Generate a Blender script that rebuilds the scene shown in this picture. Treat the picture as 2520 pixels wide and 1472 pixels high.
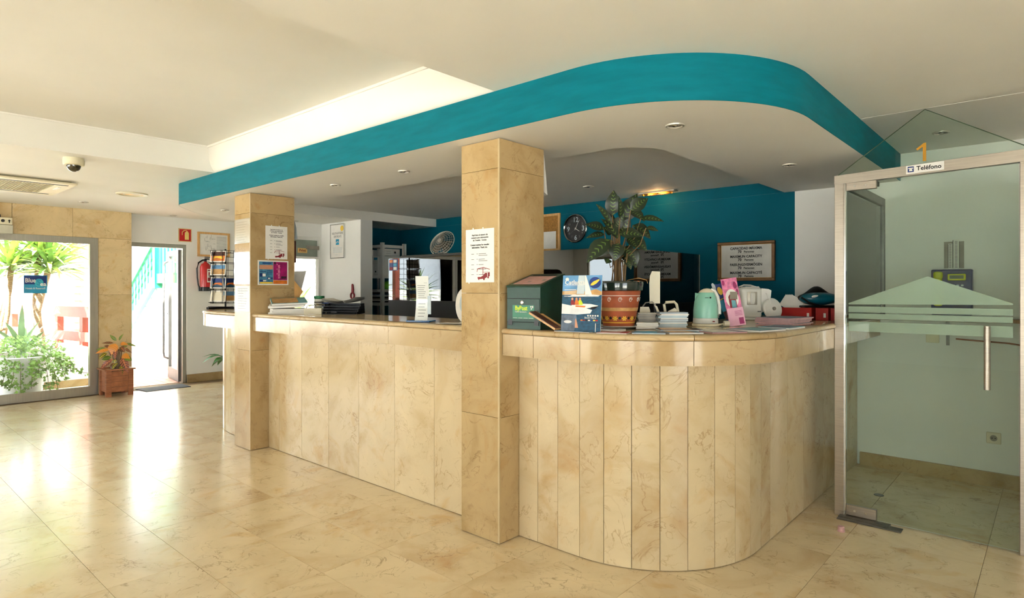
import bpy, bmesh, math, random
from mathutils import Vector, Matrix, Euler
PI = math.pi
sc = bpy.context.scene
C = sc.collection
for o in list(bpy.data.objects): bpy.data.objects.remove(o)

# ------------------------------------------------------------------ camera
cd = bpy.data.cameras.new('camera'); cam = bpy.data.objects.new('camera', cd); C.objects.link(cam)
cam.location = (0, 0, 1.4); cam.rotation_euler = (PI/2, 0, math.radians(41.58))
cd.sensor_width = 36; cd.lens = 36*1511.25/2520; cd.shift_y = -26.9/2520; cd.clip_start = .05
sc.camera = cam
# ------------------------------------------------------------------ sky, sun, exposure
w = bpy.data.worlds.new('sky'); sc.world = w; w.use_nodes = True
bg = w.node_tree.nodes['Background']; bg.inputs[0].default_value = (.86, .93, 1.0, 1); bg.inputs[1].default_value = 3.4
sd = bpy.data.lights.new('sun', 'SUN'); sd.energy = 30.0; sd.angle = .01; sd.color = (1, .96, .90)
sun = bpy.data.objects.new('sun', sd); C.objects.link(sun)
sun.rotation_euler = Vector((-.26, .64, -.72)).to_track_quat('-Z', 'Y').to_euler()
vs = sc.view_settings; vs.view_transform = 'Standard'; vs.look = 'None'; vs.gamma = 1; vs.use_curve_mapping = False
vs.exposure = 1.06
def portal(name, loc, rot, sx, sy):
    l = bpy.data.lights.new(name, 'AREA'); l.shape = 'RECTANGLE'; l.size = sx; l.size_y = sy; l.cycles.is_portal = True
    o = bpy.data.objects.new(name, l); C.objects.link(o); o.location = loc; o.rotation_euler = rot

# ------------------------------------------------------------------ materials
def lin(c):
    f = lambda v: (v/255/12.92) if v/255 <= .04045 else ((v/255+.055)/1.055)**2.4
    return (f(c[0]), f(c[1]), f(c[2]), 1)
class NT:
    def __init__(s, name):
        s.m = bpy.data.materials.new(name); s.m.use_nodes = True; s.t = s.m.node_tree
        s.b = s.t.nodes['Principled BSDF']; s.out = s.t.nodes['Material Output']
    def n(s, typ, **kw):
        x = s.t.nodes.new(typ)
        for k, v in kw.items():
            if k.startswith('i_'):
                key = k[2:]
                x.inputs[int(key) if key.isdigit() else key.replace('_', ' ')].default_value = v
            else: setattr(x, k, v)
        return x
    def l(s, a, b): s.t.links.new(a, b)
def ramp(t, stops, interp='LINEAR'):
    r = t.n('ShaderNodeValToRGB'); r.color_ramp.interpolation = interp
    e = r.color_ramp.elements
    while len(e) < len(stops): e.new(.5)
    for i, (p, c) in enumerate(stops): e[i].position = p; e[i].color = c
    return r
MC = {}
def pm(name, rgb, rough=.5, metal=0, var=.05, scale=9, bump=0, coat=0, spec=.5, stretch=None, emit=0):
    """plain procedural material: a tint with a little noise in it"""
    if name in MC: return MC[name]
    t = NT(name); c = lin(rgb)
    tc = t.n('ShaderNodeTexCoord'); src = tc.outputs['Object']
    if stretch:
        mp = t.n('ShaderNodeMapping'); mp.inputs['Scale'].default_value = stretch; t.l(src, mp.inputs[0]); src = mp.outputs[0]
    nz = t.n('ShaderNodeTexNoise'); nz.inputs['Scale'].default_value = scale; nz.inputs['Detail'].default_value = 4; t.l(src, nz.inputs['Vector'])
    lo = tuple(max(0, x*(1-var*2)) for x in c[:3])+(1,); hi = tuple(min(1, x*(1+var*2)) for x in c[:3])+(1,)
    r = ramp(t, [(.3, lo), (.7, hi)]); t.l(nz.outputs[0], r.inputs[0]); t.l(r.outputs[0], t.b.inputs['Base Color'])
    t.b.inputs['Roughness'].default_value = rough; t.b.inputs['Metallic'].default_value = metal
    t.b.inputs['Coat Weight'].default_value = coat; t.b.inputs['Coat Roughness'].default_value = .05
    t.b.inputs['Specular IOR Level'].default_value = spec
    if bump:
        bp = t.n('ShaderNodeBump'); bp.inputs['Strength'].default_value = bump; bp.inputs['Distance'].default_value = .01
        t.l(nz.outputs[0], bp.inputs['Height']); t.l(bp.outputs[0], t.b.inputs['Normal'])
    if emit:
        t.b.inputs['Emission Color'].default_value = c; t.b.inputs['Emission Strength'].default_value = emit
    MC[name] = t.m; return t.m
def marble(name, a, b, vein, rough, coat=0, vs=1.0, rnd=1.0, spec=.5):
    """cream marble; every slab takes its own patch of stone through its object's random number"""
    t = NT(name)
    tc = t.n('ShaderNodeTexCoord'); oi = t.n('ShaderNodeObjectInfo')
    mul = t.n('ShaderNodeVectorMath', operation='SCALE'); mul.inputs['Scale'].default_value = 37
    cmb = t.n('ShaderNodeCombineXYZ'); t.l(oi.outputs['Random'], cmb.inputs[0]); t.l(oi.outputs['Random'], cmb.inputs[1]); t.l(oi.outputs['Random'], cmb.inputs[2])
    t.l(cmb.outputs[0], mul.inputs[0])
    add = t.n('ShaderNodeVectorMath', operation='ADD'); t.l(tc.outputs['Object'], add.inputs[0]); t.l(mul.outputs[0], add.inputs[1])
    V = add.outputs[0]
    def noise(scale, det, dist, rg=.55):
        n = t.n('ShaderNodeTexNoise'); n.inputs['Scale'].default_value = scale; n.inputs['Detail'].default_value = det
        n.inputs['Distortion'].default_value = dist; n.inputs['Roughness'].default_value = rg; t.l(V, n.inputs['Vector']); return n.outputs[0]
    cl = noise(1.6*vs, 6, 1.2, .6); r = ramp(t, [(.32, lin(b)), (.5, lin(a)), (.68, tuple(min(1, x*1.08) for x in lin(a)[:3])+(1,))]); t.l(cl, r.inputs[0])
    # thin veins where a distorted noise crosses its middle value
    def veins(scale, width, strength, dist):
        n = noise(scale, 5, dist)
        s = t.n('ShaderNodeMath', operation='SUBTRACT'); s.inputs[1].default_value = .5; t.l(n, s.inputs[0])
        ab = t.n('ShaderNodeMath', operation='ABSOLUTE'); t.l(s.outputs[0], ab.inputs[0])
        mr = t.n('ShaderNodeMapRange'); mr.inputs[1].default_value = 0; mr.inputs[2].default_value = width; mr.inputs[3].default_value = strength; mr.inputs[4].default_value = 0
        t.l(ab.outputs[0], mr.inputs[0])
        g = noise(scale*.9+1, 2, 0); gr = t.n('ShaderNodeMapRange'); gr.inputs[1].default_value = .48; gr.inputs[2].default_value = .62; t.l(g, gr.inputs[0])
        m = t.n('ShaderNodeMath', operation='MULTIPLY'); t.l(mr.outputs[0], m.inputs[0]); t.l(gr.outputs[0], m.inputs[1]); return m.outputs[0]
    col = r.outputs[0]
    for sc_, wd, st, ds in ((3.2*vs, .012, .55, 1.5), (9*vs, .02, .35, .8)):
        mx = t.n('ShaderNodeMix', data_type='RGBA'); t.l(veins(sc_, wd, st, ds), mx.inputs[0]); t.l(col, mx.inputs[6]); mx.inputs[7].default_value = lin(vein); col = mx.outputs[2]
    # warm stained patches
    sp = noise(2.3*vs, 4, 2.0); mr = t.n('ShaderNodeMapRange'); mr.inputs[1].default_value = .58; mr.inputs[2].default_value = .75; mr.inputs[4].default_value = .55; t.l(sp, mr.inputs[0])
    mx = t.n('ShaderNodeMix', data_type='RGBA', blend_type='MULTIPLY'); t.l(mr.outputs[0], mx.inputs[0]); t.l(col, mx.inputs[6]); mx.inputs[7].default_value = lin((240, 210, 165)); col = mx.outputs[2]
    # slab to slab tone
    rr = ramp(t, [(0, (1-.20*rnd, 1-.22*rnd, 1-.27*rnd, 1)), (.5, (1-.08*rnd, 1-.09*rnd, 1-.11*rnd, 1)), (1, (1, 1, 1, 1))]); t.l(oi.outputs['Random'], rr.inputs[0])
    mx = t.n('ShaderNodeMix', data_type='RGBA', blend_type='MULTIPLY'); mx.inputs[0].default_value = 1; t.l(col, mx.inputs[6]); t.l(rr.outputs[0], mx.inputs[7])
    t.l(mx.outputs[2], t.b.inputs['Base Color'])
    t.b.inputs['Roughness'].default_value = rough; t.b.inputs['Coat Weight'].default_value = coat; t.b.inputs['Coat Roughness'].default_value = rough*.6; t.b.inputs['Specular IOR Level'].default_value = spec
    return t.m
def glass(name, tint, ior=1.5, rough=0.0, boost=1.0):
    """thin pane: sees through with a tint, mirrors by Fresnel"""
    t = NT(name); t.t.nodes.remove(t.b)
    tr = t.n('ShaderNodeBsdfTransparent'); tr.inputs[0].default_value = tint+(1,)
    gl = t.n('ShaderNodeBsdfGlossy'); gl.inputs['Roughness'].default_value = rough
    nz = t.n('ShaderNodeTexNoise'); nz.inputs['Scale'].default_value = 3
    rr = ramp(t, [(0, (.93, .95, .94, 1)), (1, (1, 1, 1, 1))]); t.l(nz.outputs[0], rr.inputs[0]); t.l(rr.outputs[0], gl.inputs[0])
    fr = t.n('ShaderNodeFresnel'); fr.inputs[0].default_value = ior
    mu = t.n('ShaderNodeMath', operation='MULTIPLY', use_clamp=True); mu.inputs[1].default_value = boost; t.l(fr.outputs[0], mu.inputs[0])
    mx = t.n('ShaderNodeMixShader'); t.l(mu.outputs[0], mx.inputs[0]); t.l(tr.outputs[0], mx.inputs[1]); t.l(gl.outputs[0], mx.inputs[2]); t.l(mx.outputs[0], t.out.inputs[0])
    return t.m
def film(name, rgb, alpha):
    t = NT(name); nz = t.n('ShaderNodeTexNoise'); nz.inputs['Scale'].default_value = 400
    c = lin(rgb); r = ramp(t, [(.3, tuple(x*.95 for x in c[:3])+(1,)), (.7, c)]); t.l(nz.outputs[0], r.inputs[0]); t.l(r.outputs[0], t.b.inputs['Base Color'])
    t.b.inputs['Alpha'].default_value = alpha; t.b.inputs['Roughness'].default_value = .6; return t.m
def leafmat(name, base, vein, ribs=7, amt=.8, edge=None, mid=True, inner=None):
    t = NT(name); tc = t.n('ShaderNodeTexCoord'); sp = t.n('ShaderNodeSeparateXYZ'); t.l(tc.outputs['UV'], sp.inputs[0])
    u = t.n('ShaderNodeMath', operation='SUBTRACT'); t.l(sp.outputs[0], u.inputs[0]); u.inputs[1].default_value = .5
    a = t.n('ShaderNodeMath', operation='ABSOLUTE'); t.l(u.outputs[0], a.inputs[0])
    # ribs slanting from the midrib
    k = t.n('ShaderNodeMath', operation='MULTIPLY_ADD'); t.l(a.outputs[0], k.inputs[0]); k.inputs[1].default_value = -.35; t.l(sp.outputs[1], k.inputs[2])
    m = t.n('ShaderNodeMath', operation='MULTIPLY'); t.l(k.outputs[0], m.inputs[0]); m.inputs[1].default_value = ribs*2*PI
    s = t.n('ShaderNodeMath', operation='SINE'); t.l(m.outputs[0], s.inputs[0])
    mr = t.n('ShaderNodeMapRange'); mr.inputs[1].default_value = .45; mr.inputs[2].default_value = .9; mr.inputs[4].default_value = amt; t.l(s.outputs[0], mr.inputs[0])
    if inner:
        im = t.n('ShaderNodeMapRange'); im.inputs[1].default_value = inner*.5; im.inputs[2].default_value = inner; im.inputs[3].default_value = 1; im.inputs[4].default_value = 0; t.l(a.outputs[0], im.inputs[0])
        mm = t.n('ShaderNodeMath', operation='MULTIPLY'); t.l(mr.outputs[0], mm.inputs[0]); t.l(im.outputs[0], mm.inputs[1]); mr = mm
    md = t.n('ShaderNodeMapRange'); md.inputs[1].default_value = .03; md.inputs[2].default_value = .09; md.inputs[3].default_value = amt if mid else 0; md.inputs[4].default_value = 0; t.l(a.outputs[0], md.inputs[0])
    mxm = t.n('ShaderNodeMath', operation='MAXIMUM'); t.l(mr.outputs[0], mxm.inputs[0]); t.l(md.outputs[0], mxm.inputs[1])
    mx = t.n('ShaderNodeMix', data_type='RGBA'); t.l(mxm.outputs[0], mx.inputs[0]); mx.inputs[6].default_value = lin(base); mx.inputs[7].default_value = lin(vein)
    t.l(mx.outputs[2], t.b.inputs['Base Color']); t.b.inputs['Roughness'].default_value = .32; return t.m

M = dict(
 floor=marble('floor_marble', (230, 210, 172), (214, 188, 146), (120, 88, 50), .27, .6, 1.0, .22),
 panel=marble('panel_marble', (217, 195, 156), (199, 170, 124), (156, 114, 66), .13, .0, 1.0, .6, .32),
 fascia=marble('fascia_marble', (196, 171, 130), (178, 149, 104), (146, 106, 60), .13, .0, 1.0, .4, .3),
 clad=marble('cladding_marble', (222, 197, 152), (204, 174, 126), (150, 108, 62), .16, .0, 1.3, .3, .3),
 column=marble('column_marble', (190, 162, 116), (172, 141, 94), (128, 90, 50), .15, .0, 1.3, .35, .2),
 grout=pm('grout', (120, 98, 66), .8),
 white=pm('white_paint', (238, 236, 230), .6, var=.015, scale=2, bump=.03),
 ceil=pm('ceiling_paint', (240, 236, 226), .7, var=.012, scale=1.5),
 teal=pm('teal_paint', (0, 110, 124), .6, spec=.12, var=.05, scale=5, stretch=(1, 1, 6)),
 tealwall=pm('teal_wall_paint', (0, 92, 112), .6, spec=.1, var=.05, scale=2),
 steel=pm('brushed_steel', (176, 166, 152), .34, .9, var=.06, scale=6, stretch=(1, 1, 40)),
 leafalu=pm('door_leaf_aluminium', (104, 102, 100), .5, .3, var=.05), darksteel=pm('dull_steel', (112, 110, 106), .4, .9, var=.08, scale=20),
 alu=pm('window_aluminium', (176, 172, 160), .4, .75, var=.04, scale=5, stretch=(1, 30, 1)),
 chrome=pm('chrome', (215, 215, 212), .15, 1, var=.02),
 black=pm('black_plastic', (14, 14, 15), .35, var=.2),
 blackm=pm('black_matt', (12, 12, 12), .6, var=.1),
 blackwire=pm('black_wire', (26, 25, 24), .4, .4, var=.1),
 greenbox=pm('dark_green_metal', (20, 58, 44), .38, .1, var=.06, scale=30),
 label=pm('green_label', (32, 118, 84), .35, var=.02),
 lime=pm('lime_ink', (206, 228, 40), .5, var=.02),
 ink=pm('black_ink', (28, 27, 26), .6, var=.05),
 grey=pm('grey_ink', (120, 118, 114), .6, var=.05),
 redink=pm('red_ink', (140, 28, 36), .6, var=.05),
 paper=pm('paper_white', (236, 232, 224), .6, var=.02, scale=14),
 paperb=pm('paper_blue_grey', (196, 208, 212), .6, var=.04, scale=14),
 plast=pm('white_plastic', (232, 230, 222), .3, var=.02),
 cream=pm('cream_plastic', (226, 216, 190), .4, var=.03),
 ac=pm('ivory_plastic', (226, 216, 184), .45, var=.03),
 acdark=pm('ivory_grille', (186, 172, 132), .6, var=.05),
 mint=pm('mint_plastic', (140, 200, 178), .3, var=.03, coat=.2),
 red=pm('red_enamel', (196, 24, 30), .28, var=.03, coat=.3),
 redbox=pm('red_card', (176, 26, 18), .45, var=.06),
 wood=pm('red_brown_wood', (158, 98, 64), .5, var=.14, scale=5, stretch=(2, 2, 14)),
 woodh=pm('red_brown_wood_flat', (164, 102, 66), .5, var=.14, scale=5, stretch=(14, 2, 2)),
 pine=pm('pale_pine', (222, 172, 106), .45, var=.08, scale=6, stretch=(10, 2, 2)),
 gilt=pm('old_gold_wood', (112, 76, 34), .4, .3, var=.12, scale=18),
 cork=pm('cork', (170, 120, 56), .8, var=.12, scale=60),
 terra=pm('terracotta', (166, 82, 46), .6, var=.14, scale=14, bump=.1),
 glaze=pm('dark_green_glaze', (20, 38, 30), .12, var=.2, scale=20, coat=.6),
 soil=pm('soil', (58, 42, 30), .9, var=.2, scale=60),
 stem=pm('brown_stem', (110, 84, 50), .6, var=.15),
 gold=pm('gold_paint', (196, 140, 36), .4, .4, var=.04),
 stemg=pm('green_stem', (84, 110, 44), .6, var=.1),
 skyblue=pm('print_sky', (96, 150, 196), .35, var=.12, scale=18), sea=pm('print_sea', (8, 74, 104), .35, var=.25, scale=40, stretch=(1, 1, 4)),
 sand=pm('print_sand', (198, 152, 92), .35, var=.15, scale=22), spray=pm('print_spray', (226, 224, 222), .35, var=.06, scale=25),
 navy=pm('print_navy', (14, 50, 120), .35, var=.06), yellow=pm('print_yellow', (236, 196, 60), .4, var=.08), pink=pm('print_pink', (222, 120, 160), .4, var=.22, scale=40),
 magenta=pm('print_magenta', (158, 20, 96), .4, var=.18, scale=20), orange=pm('print_orange', (222, 118, 40), .4, var=.15, scale=20), dusk=pm('print_dusk', (70, 32, 20), .4, var=.25, scale=25),
 skin=pm('print_skin', (214, 150, 116), .4, var=.06), cyan=pm('print_cyan', (38, 150, 190), .4, var=.05), lilac=pm('print_slate', (96, 110, 128), .4, var=.25, scale=25),
 rose=pm('page_rose', (206, 160, 156), .5, var=.08, scale=20),
 booktop=pm('print_aqua', (96, 160, 170), .35, var=.2, scale=14), khaki=pm('page_grey', (150, 142, 128), .6, var=.08),
 pane=glass('clear_pane', (.97, .985, .98)), booth=glass('booth_glass', (.93, .985, .945), 1.42, 0, .7), acrylic=glass('acrylic', (.93, .95, .95), 1.45),
 darkglass=glass('smoked_glass', (.16, .17, .17), 1.75, 0, 1.5), sideglass=glass('grey_glass', (.45, .50, .48), 1.6), plasticfilm=glass('plastic_sleeve', (.93, .93, .93), 1.35, .15, .7),
 frost=film('frosted_film', (206, 212, 200), .58),
 lampoff=pm('lamp_grey', (150, 144, 130), .35, .3, var=.1), lampring=pm('lamp_ring', (200, 194, 180), .35, .4, var=.05),
 glow=pm('halogen_glow', (255, 150, 50), .5, var=.01, emit=14),
 green=pm('stair_green', (22, 132, 92), .45, var=.05), outwhite=pm('outdoor_white', (246, 245, 242), .8, var=.015, scale=3),
 fence=pm('red_fence', (150, 64, 44), .6, var=.1, scale=4, stretch=(1, 6, 1)), deck=pm('terrace_plank', (206, 158, 136), .7, var=.06, scale=5),
 mat=pm('door_mat', (92, 92, 94), .95, var=.15, scale=120, bump=.3), bark=pm('palm_bark', (150, 124, 96), .9, var=.2, scale=30, bump=.5, stretch=(1, 1, 3)),
 yucca=pm('yucca_leaf', (168, 190, 104), .45, var=.2, scale=5), yuccad=pm('yucca_leaf_dark', (120, 156, 84), .45, var=.2, scale=5), agave=pm('agave_leaf', (150, 180, 140), .5, var=.12, scale=5),
 ivy=pm('ivy_leaf', (138, 176, 84), .5, var=.3, scale=9), vine=pm('vine', (120, 100, 60), .7, var=.1),
 yel=pm('lime_plastic', (206, 214, 30), .35, var=.03), phoneblue=pm('navy_plastic', (24, 34, 92), .35, var=.05), lcd=pm('lcd', (110, 124, 90), .2, var=.05),
 tealbag=pm('teal_nylon', (0, 96, 118), .3, var=.08, scale=14, coat=.3), bluebase=pm('blue_acrylic', (0, 96, 160), .15, var=.04, coat=.5),
 fan=glass('fan_mesh', (.62, .62, .6), 1.4, .3, 1.0),
)
LM = dict(cal=leafmat('calathea_leaf', (26, 40, 22), (110, 140, 62), 7, .75, mid=False, inner=.22), spath=leafmat('glossy_leaf', (44, 120, 40), (84, 150, 70), 9, .3),
 cro=leafmat('croton_orange', (226, 140, 44), (120, 110, 40), 6, .5, mid=False), crd=leafmat('croton_dark', (62, 52, 30), (206, 120, 60), 7, .8), crg=leafmat('croton_green', (78, 120, 50), (190, 180, 60), 7, .7), crr=leafmat('croton_red', (112, 56, 40), (230, 140, 84), 7, .8), cry=leafmat('croton_yellow', (70, 84, 34), (232, 196, 60), 6, .9))

# ------------------------------------------------------------------ building helpers
class B:
    """collects shapes into one mesh"""
    def __init__(s): s.v = []; s.f = []; s.uv = None
    def add(s, vs, fs, M_=None):
        k = len(s.v)
        s.v += [tuple(M_ @ Vector(v)) if M_ is not None else tuple(v) for v in vs]
        s.f += [tuple(i+k for i in f) for f in fs]; return s
    def box(s, x0, x1, y0, y1, z0, z1, M_=None):
        return s.add([(x0,y0,z0),(x1,y0,z0),(x1,y1,z0),(x0,y1,z0),(x0,y0,z1),(x1,y0,z1),(x1,y1,z1),(x0,y1,z1)], [(3,2,1,0),(4,5,6,7),(0,1,5,4),(1,2,6,5),(2,3,7,6),(3,0,4,7)], M_)
    def rbox(s, x0, x1, y0, y1, z0, z1, r=.004, seg=2, M_=None):
        bm = bmesh.new(); bmesh.ops.create_cube(bm, size=1, matrix=Matrix.Translation(((x0+x1)/2, (y0+y1)/2, (z0+z1)/2)) @ Matrix.Diagonal((x1-x0, y1-y0, z1-z0, 1)))
        bmesh.ops.bevel(bm, geom=bm.edges[:], offset=r, segments=seg, affect='EDGES', profile=.5); s.bm(bm, M_); return s
    def bm(s, bm, M_=None):
        bm.verts.index_update(); s.add([v.co.copy() for v in bm.verts], [[v.index for v in f.verts] for f in bm.faces], M_); bm.free(); return s
    def prism(s, poly, z0, z1, M_=None):
        n = len(poly)
        return s.add([(x, y, z0) for x, y in poly]+[(x, y, z1) for x, y in poly], [tuple(range(n))[::-1], tuple(range(n, 2*n))]+[(i, (i+1) % n, n+(i+1) % n, n+i) for i in range(n)], M_)
    def slabxz(s, poly, y0, y1, M_=None):
        """outline in x,z given a thickness in y"""
        n = len(poly)
        return s.add([(x, y0, z) for x, z in poly]+[(x, y1, z) for x, z in poly], [tuple(range(n)), tuple(range(n, 2*n))[::-1]]+[((i+1) % n, i, n+i, n+(i+1) % n) for i in range(n)], M_)
    def lathe(s, prof, seg=24, M_=None, a0=0, a1=2*PI):
        n = len(prof); full = abs(a1-a0-2*PI) < 1e-6; ns = seg if full else seg+1
        vs = []
        for i in range(ns):
            a = a0+(a1-a0)*i/seg
            vs += [(r*math.cos(a), r*math.sin(a), z) for r, z in prof]
        fs = []
        for i in range(seg):
            j = (i+1) % ns
            for k in range(n-1): fs.append((i*n+k, j*n+k, j*n+k+1, i*n+k+1))
        return s.add(vs, fs, M_)
    def cyl(s, r, z0, z1, seg=20, M_=None): return s.lathe([(0, z0), (r, z0), (r, z1), (0, z1)], seg, M_)
    def tube(s, pts, r, seg=6, taper=None):
        pts = [Vector(p) for p in pts]; k = len(pts); vs = []; up = Vector((0, 0, 1))
        for i, p in enumerate(pts):
            d = (pts[min(i+1, k-1)]-pts[max(i-1, 0)]).normalized()
            a = d.cross(up if abs(d.z) < .95 else Vector((1, 0, 0))).normalized(); b = a.cross(d)
            rr = r*(1+(taper-1)*i/(k-1)) if taper is not None else r
            vs += [p+a*rr*math.cos(2*PI*j/seg)+b*rr*math.sin(2*PI*j/seg) for j in range(seg)]
        fs = [(i*seg+j, i*seg+(j+1) % seg, (i+1)*seg+(j+1) % seg, (i+1)*seg+j) for i in range(k-1) for j in range(seg)]
        fs += [tuple(range(seg))[::-1], tuple(range((k-1)*seg, k*seg))]
        return s.add(vs, fs)
    def ball(s, c, rx, ry, rz, seg=16, rings=10, M_=None):
        prof = [(math.sin(PI*i/rings), -math.cos(PI*i/rings)) for i in range(rings+1)]
        T = Matrix.Translation(c) @ Matrix.Diagonal((rx, ry, rz, 1))
        return s.lathe(prof, seg, (M_ @ T) if M_ is not None else T)
    def sweep(s, path, prof, closed=True):
        """profile of (outward, z) carried along a plan path; outward is to the right of travel"""
        n = len(path); m = len(prof); vs = []
        P = [Vector((p[0], p[1], 0)) for p in path]
        for i in range(n):
            d0 = (P[i]-P[i-1]).normalized() if i else (P[1]-P[0]).normalized()
            d1 = (P[i+1]-P[i]).normalized() if i < n-1 else d0
            n0 = Vector((d0.y, -d0.x, 0)); n1 = Vector((d1.y, -d1.x, 0)); nn = (n0+n1).normalized(); nn /= max(.4, nn.dot(n0))
            vs += [(P[i].x+nn.x*o, P[i].y+nn.y*o, z) for o, z in prof]
        fs = []
        for i in range(n-1):
            for k in range(m if closed else m-1): fs.append((i*m+k, i*m+(k+1) % m, (i+1)*m+(k+1) % m, (i+1)*m+k))
        if closed: fs += [tuple(range(m))[::-1], tuple(range((n-1)*m, n*m))]
        return s.add(vs, fs)
    def mesh(s, name):
        me = bpy.data.meshes.new(name); me.from_pydata(s.v, [], s.f); me.update()
        bm = bmesh.new(); bm.from_mesh(me); bmesh.ops.recalc_face_normals(bm, faces=bm.faces[:]); bm.to_mesh(me); bm.free()
        return me
def obj(name, data, mat=None, parent=None, loc=None, rz=0, smooth=None):
    if isinstance(data, B): data = data.mesh(name)
    o = bpy.data.objects.new(name, data); C.objects.link(o)
    if mat is not None and data is not None and not data.materials: data.materials.append(M[mat] if isinstance(mat, str) else mat)
    if parent is not None: o.parent = parent
    if name == 'print_lines': o['kind'] = 'stuff'
    if loc is not None: o.location = loc
    o.rotation_euler[2] = rz
    if smooth is not None and data is not None:
        data.polygons.foreach_set('use_smooth', [True]*len(data.polygons)); data.update()
        try: data.set_sharp_from_angle(angle=smooth)
        except Exception: pass
    return o
SM = math.radians(35)
def tag(o, label, cat, group=None):
    o['label'] = label; o['category'] = cat
    if group: o['group'] = group
    return o
def thing(name, label, cat, loc=(0, 0, 0), rz=0, group=None):
    o = bpy.data.objects.new(name, None); C.objects.link(o); o.empty_display_size = .1; o.location = loc; o.rotation_euler[2] = rz
    return tag(o, label, cat, group)
def struct(name, data, mat, label=None, smooth=None):
    o = obj(name, data, mat, smooth=smooth); o['kind'] = 'structure'
    if label: o['label'] = label
    return o
def box(x0, x1, y0, y1, z0, z1): return B().box(x0, x1, y0, y1, z0, z1)
def rbox(x0, x1, y0, y1, z0, z1, r=.004, seg=2): return B().rbox(x0, x1, y0, y1, z0, z1, r, seg)
def rects(rs, y=0, t=.0006):
    b = B()
    for x0, x1, z0, z1 in rs: b.box(x0, x1, y-t, y, z0, z1)
    return b
def ell(cx, cz, rx, rz, n=20): return [(cx+rx*math.cos(2*PI*i/n), cz+rz*math.sin(2*PI*i/n)) for i in range(n)]
TX = bpy.data.objects.new('tmp_text', None)
def text(s, size, x, z, mat, parent, y=0, align='CENTER', bold=0, name='lettering', width=None, shear=0, extr=.0004):
    """flat lettering standing in the local x,z plane and read from -y; x,z is the baseline anchor"""
    cu = bpy.data.curves.new('t', 'FONT'); cu.body = s; cu.size = size; cu.align_x = align; cu.offset = bold; cu.extrude = extr; cu.shear = shear; cu.resolution_u = 2
    o = bpy.data.objects.new('t', cu); C.objects.link(o); bpy.context.view_layer.update()
    me = bpy.data.meshes.new_from_object(o.evaluated_get(bpy.context.evaluated_depsgraph_get()))
    bpy.data.objects.remove(o); bpy.data.curves.remove(cu); me.materials.clear(); me.name = name
    k = 1
    if width and len(me.vertices):
        xs = [v.co.x for v in me.vertices]; k = width/max(1e-6, max(xs)-min(xs))
    for v in me.vertices: v.co = Vector((v.co.x*k+x, y-v.co.z, v.co.y+z))
    return obj(name, me, mat, parent)
def leaf_between(p0, p1, W, nrm, sag=.12, fold=.18, n=6, shape=1.0):
    """one leaf from stalk end p0 to tip p1, a little arched and folded along its midrib, with u,v along it"""
    p0 = Vector(p0); p1 = Vector(p1); d = p1-p0; L = d.length; d.normalize(); nrm = Vector(nrm); side = d.cross(nrm).normalized(); nn = side.cross(d).normalized()
    vs = []; uv = []
    for i in range(n+1):
        t = i/n; wd = W/2*max(.03, math.sin(PI*min(1, t**.75*.98+.015))**shape); c = p0+d*L*t+nn*(math.sin(PI*t)*sag*L)
        for k, u in ((-1, 0), (0, .5), (1, 1)):
            vs.append(c+side*wd*k+nn*(abs(k)*wd*fold)); uv.append((u, t))
    fs = []
    for i in range(n):
        for k in (0, 1): fs.append((i*3+k, i*3+k+1, i*3+k+4, i*3+k+3))
    me = bpy.data.meshes.new('leaf'); me.from_pydata([tuple(v) for v in vs], [], fs); ul = me.uv_layers.new(name='UVMap')
    for p in me.polygons:
        p.use_smooth = True
        for li in p.loop_indices: ul.data[li].uv = uv[me.loops[li].vertex_index]
    return me
def path_len(p):
    s = [0]
    for a, b in zip(p, p[1:]): s.append(s[-1]+math.hypot(b[0]-a[0], b[1]-a[1]))
    return s
def near_s(p, q):
    S = path_len(p); best = (1e9, 0)
    for i in range(len(p)-1):
        a = Vector(p[i]); b = Vector(p[i+1]); d = b-a; t = max(0, min(1, (Vector(q)-a).dot(d)/d.length_squared)); e = (a+d*t-Vector(q)).length
        if e < best[0]: best = (e, S[i]+t*d.length)
    return best[1]
def sub(p, s0, s1):
    S = path_len(p); out = []
    def at(s):
        for i in range(len(p)-1):
            if S[i] <= s <= S[i+1]+1e-9: t = (s-S[i])/max(1e-9, S[i+1]-S[i]); return (p[i][0]+(p[i+1][0]-p[i][0])*t, p[i][1]+(p[i+1][1]-p[i][1])*t)
        return p[-1]
    out.append(at(s0)); out += [p[i] for i in range(len(p)) if s0+1e-4 < S[i] < s1-1e-4]; out.append(at(s1)); return out
def arc(cx, cy, r, a0, a1, n): return [(cx+r*math.cos(math.radians(a0+(a1-a0)*i/n)), cy+r*math.sin(math.radians(a0+(a1-a0)*i/n))) for i in range(n+1)]
def smoothpath(pts, n=6):
    """Catmull-Rom through plan points"""
    out = []; P = [Vector(p) for p in pts]
    for i in range(len(P)-1):
        a = P[max(0, i-1)]; b = P[i]; c = P[i+1]; d = P[min(len(P)-1, i+2)]
        for k in range(n):
            t = k/n; q = .5*((2*b)+(c-a)*t+(2*a-5*b+4*c-d)*t*t+(3*b-3*c+d-a)*t**3); out.append(tuple(q))
    out.append(tuple(P[-1])); return out
R_ = Vector((.748, .6637, 0)); D_ = Vector((-.6637, .748, 0)); Z_ = Vector((0, 0, 1))   # room directions across and along the long view

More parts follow.
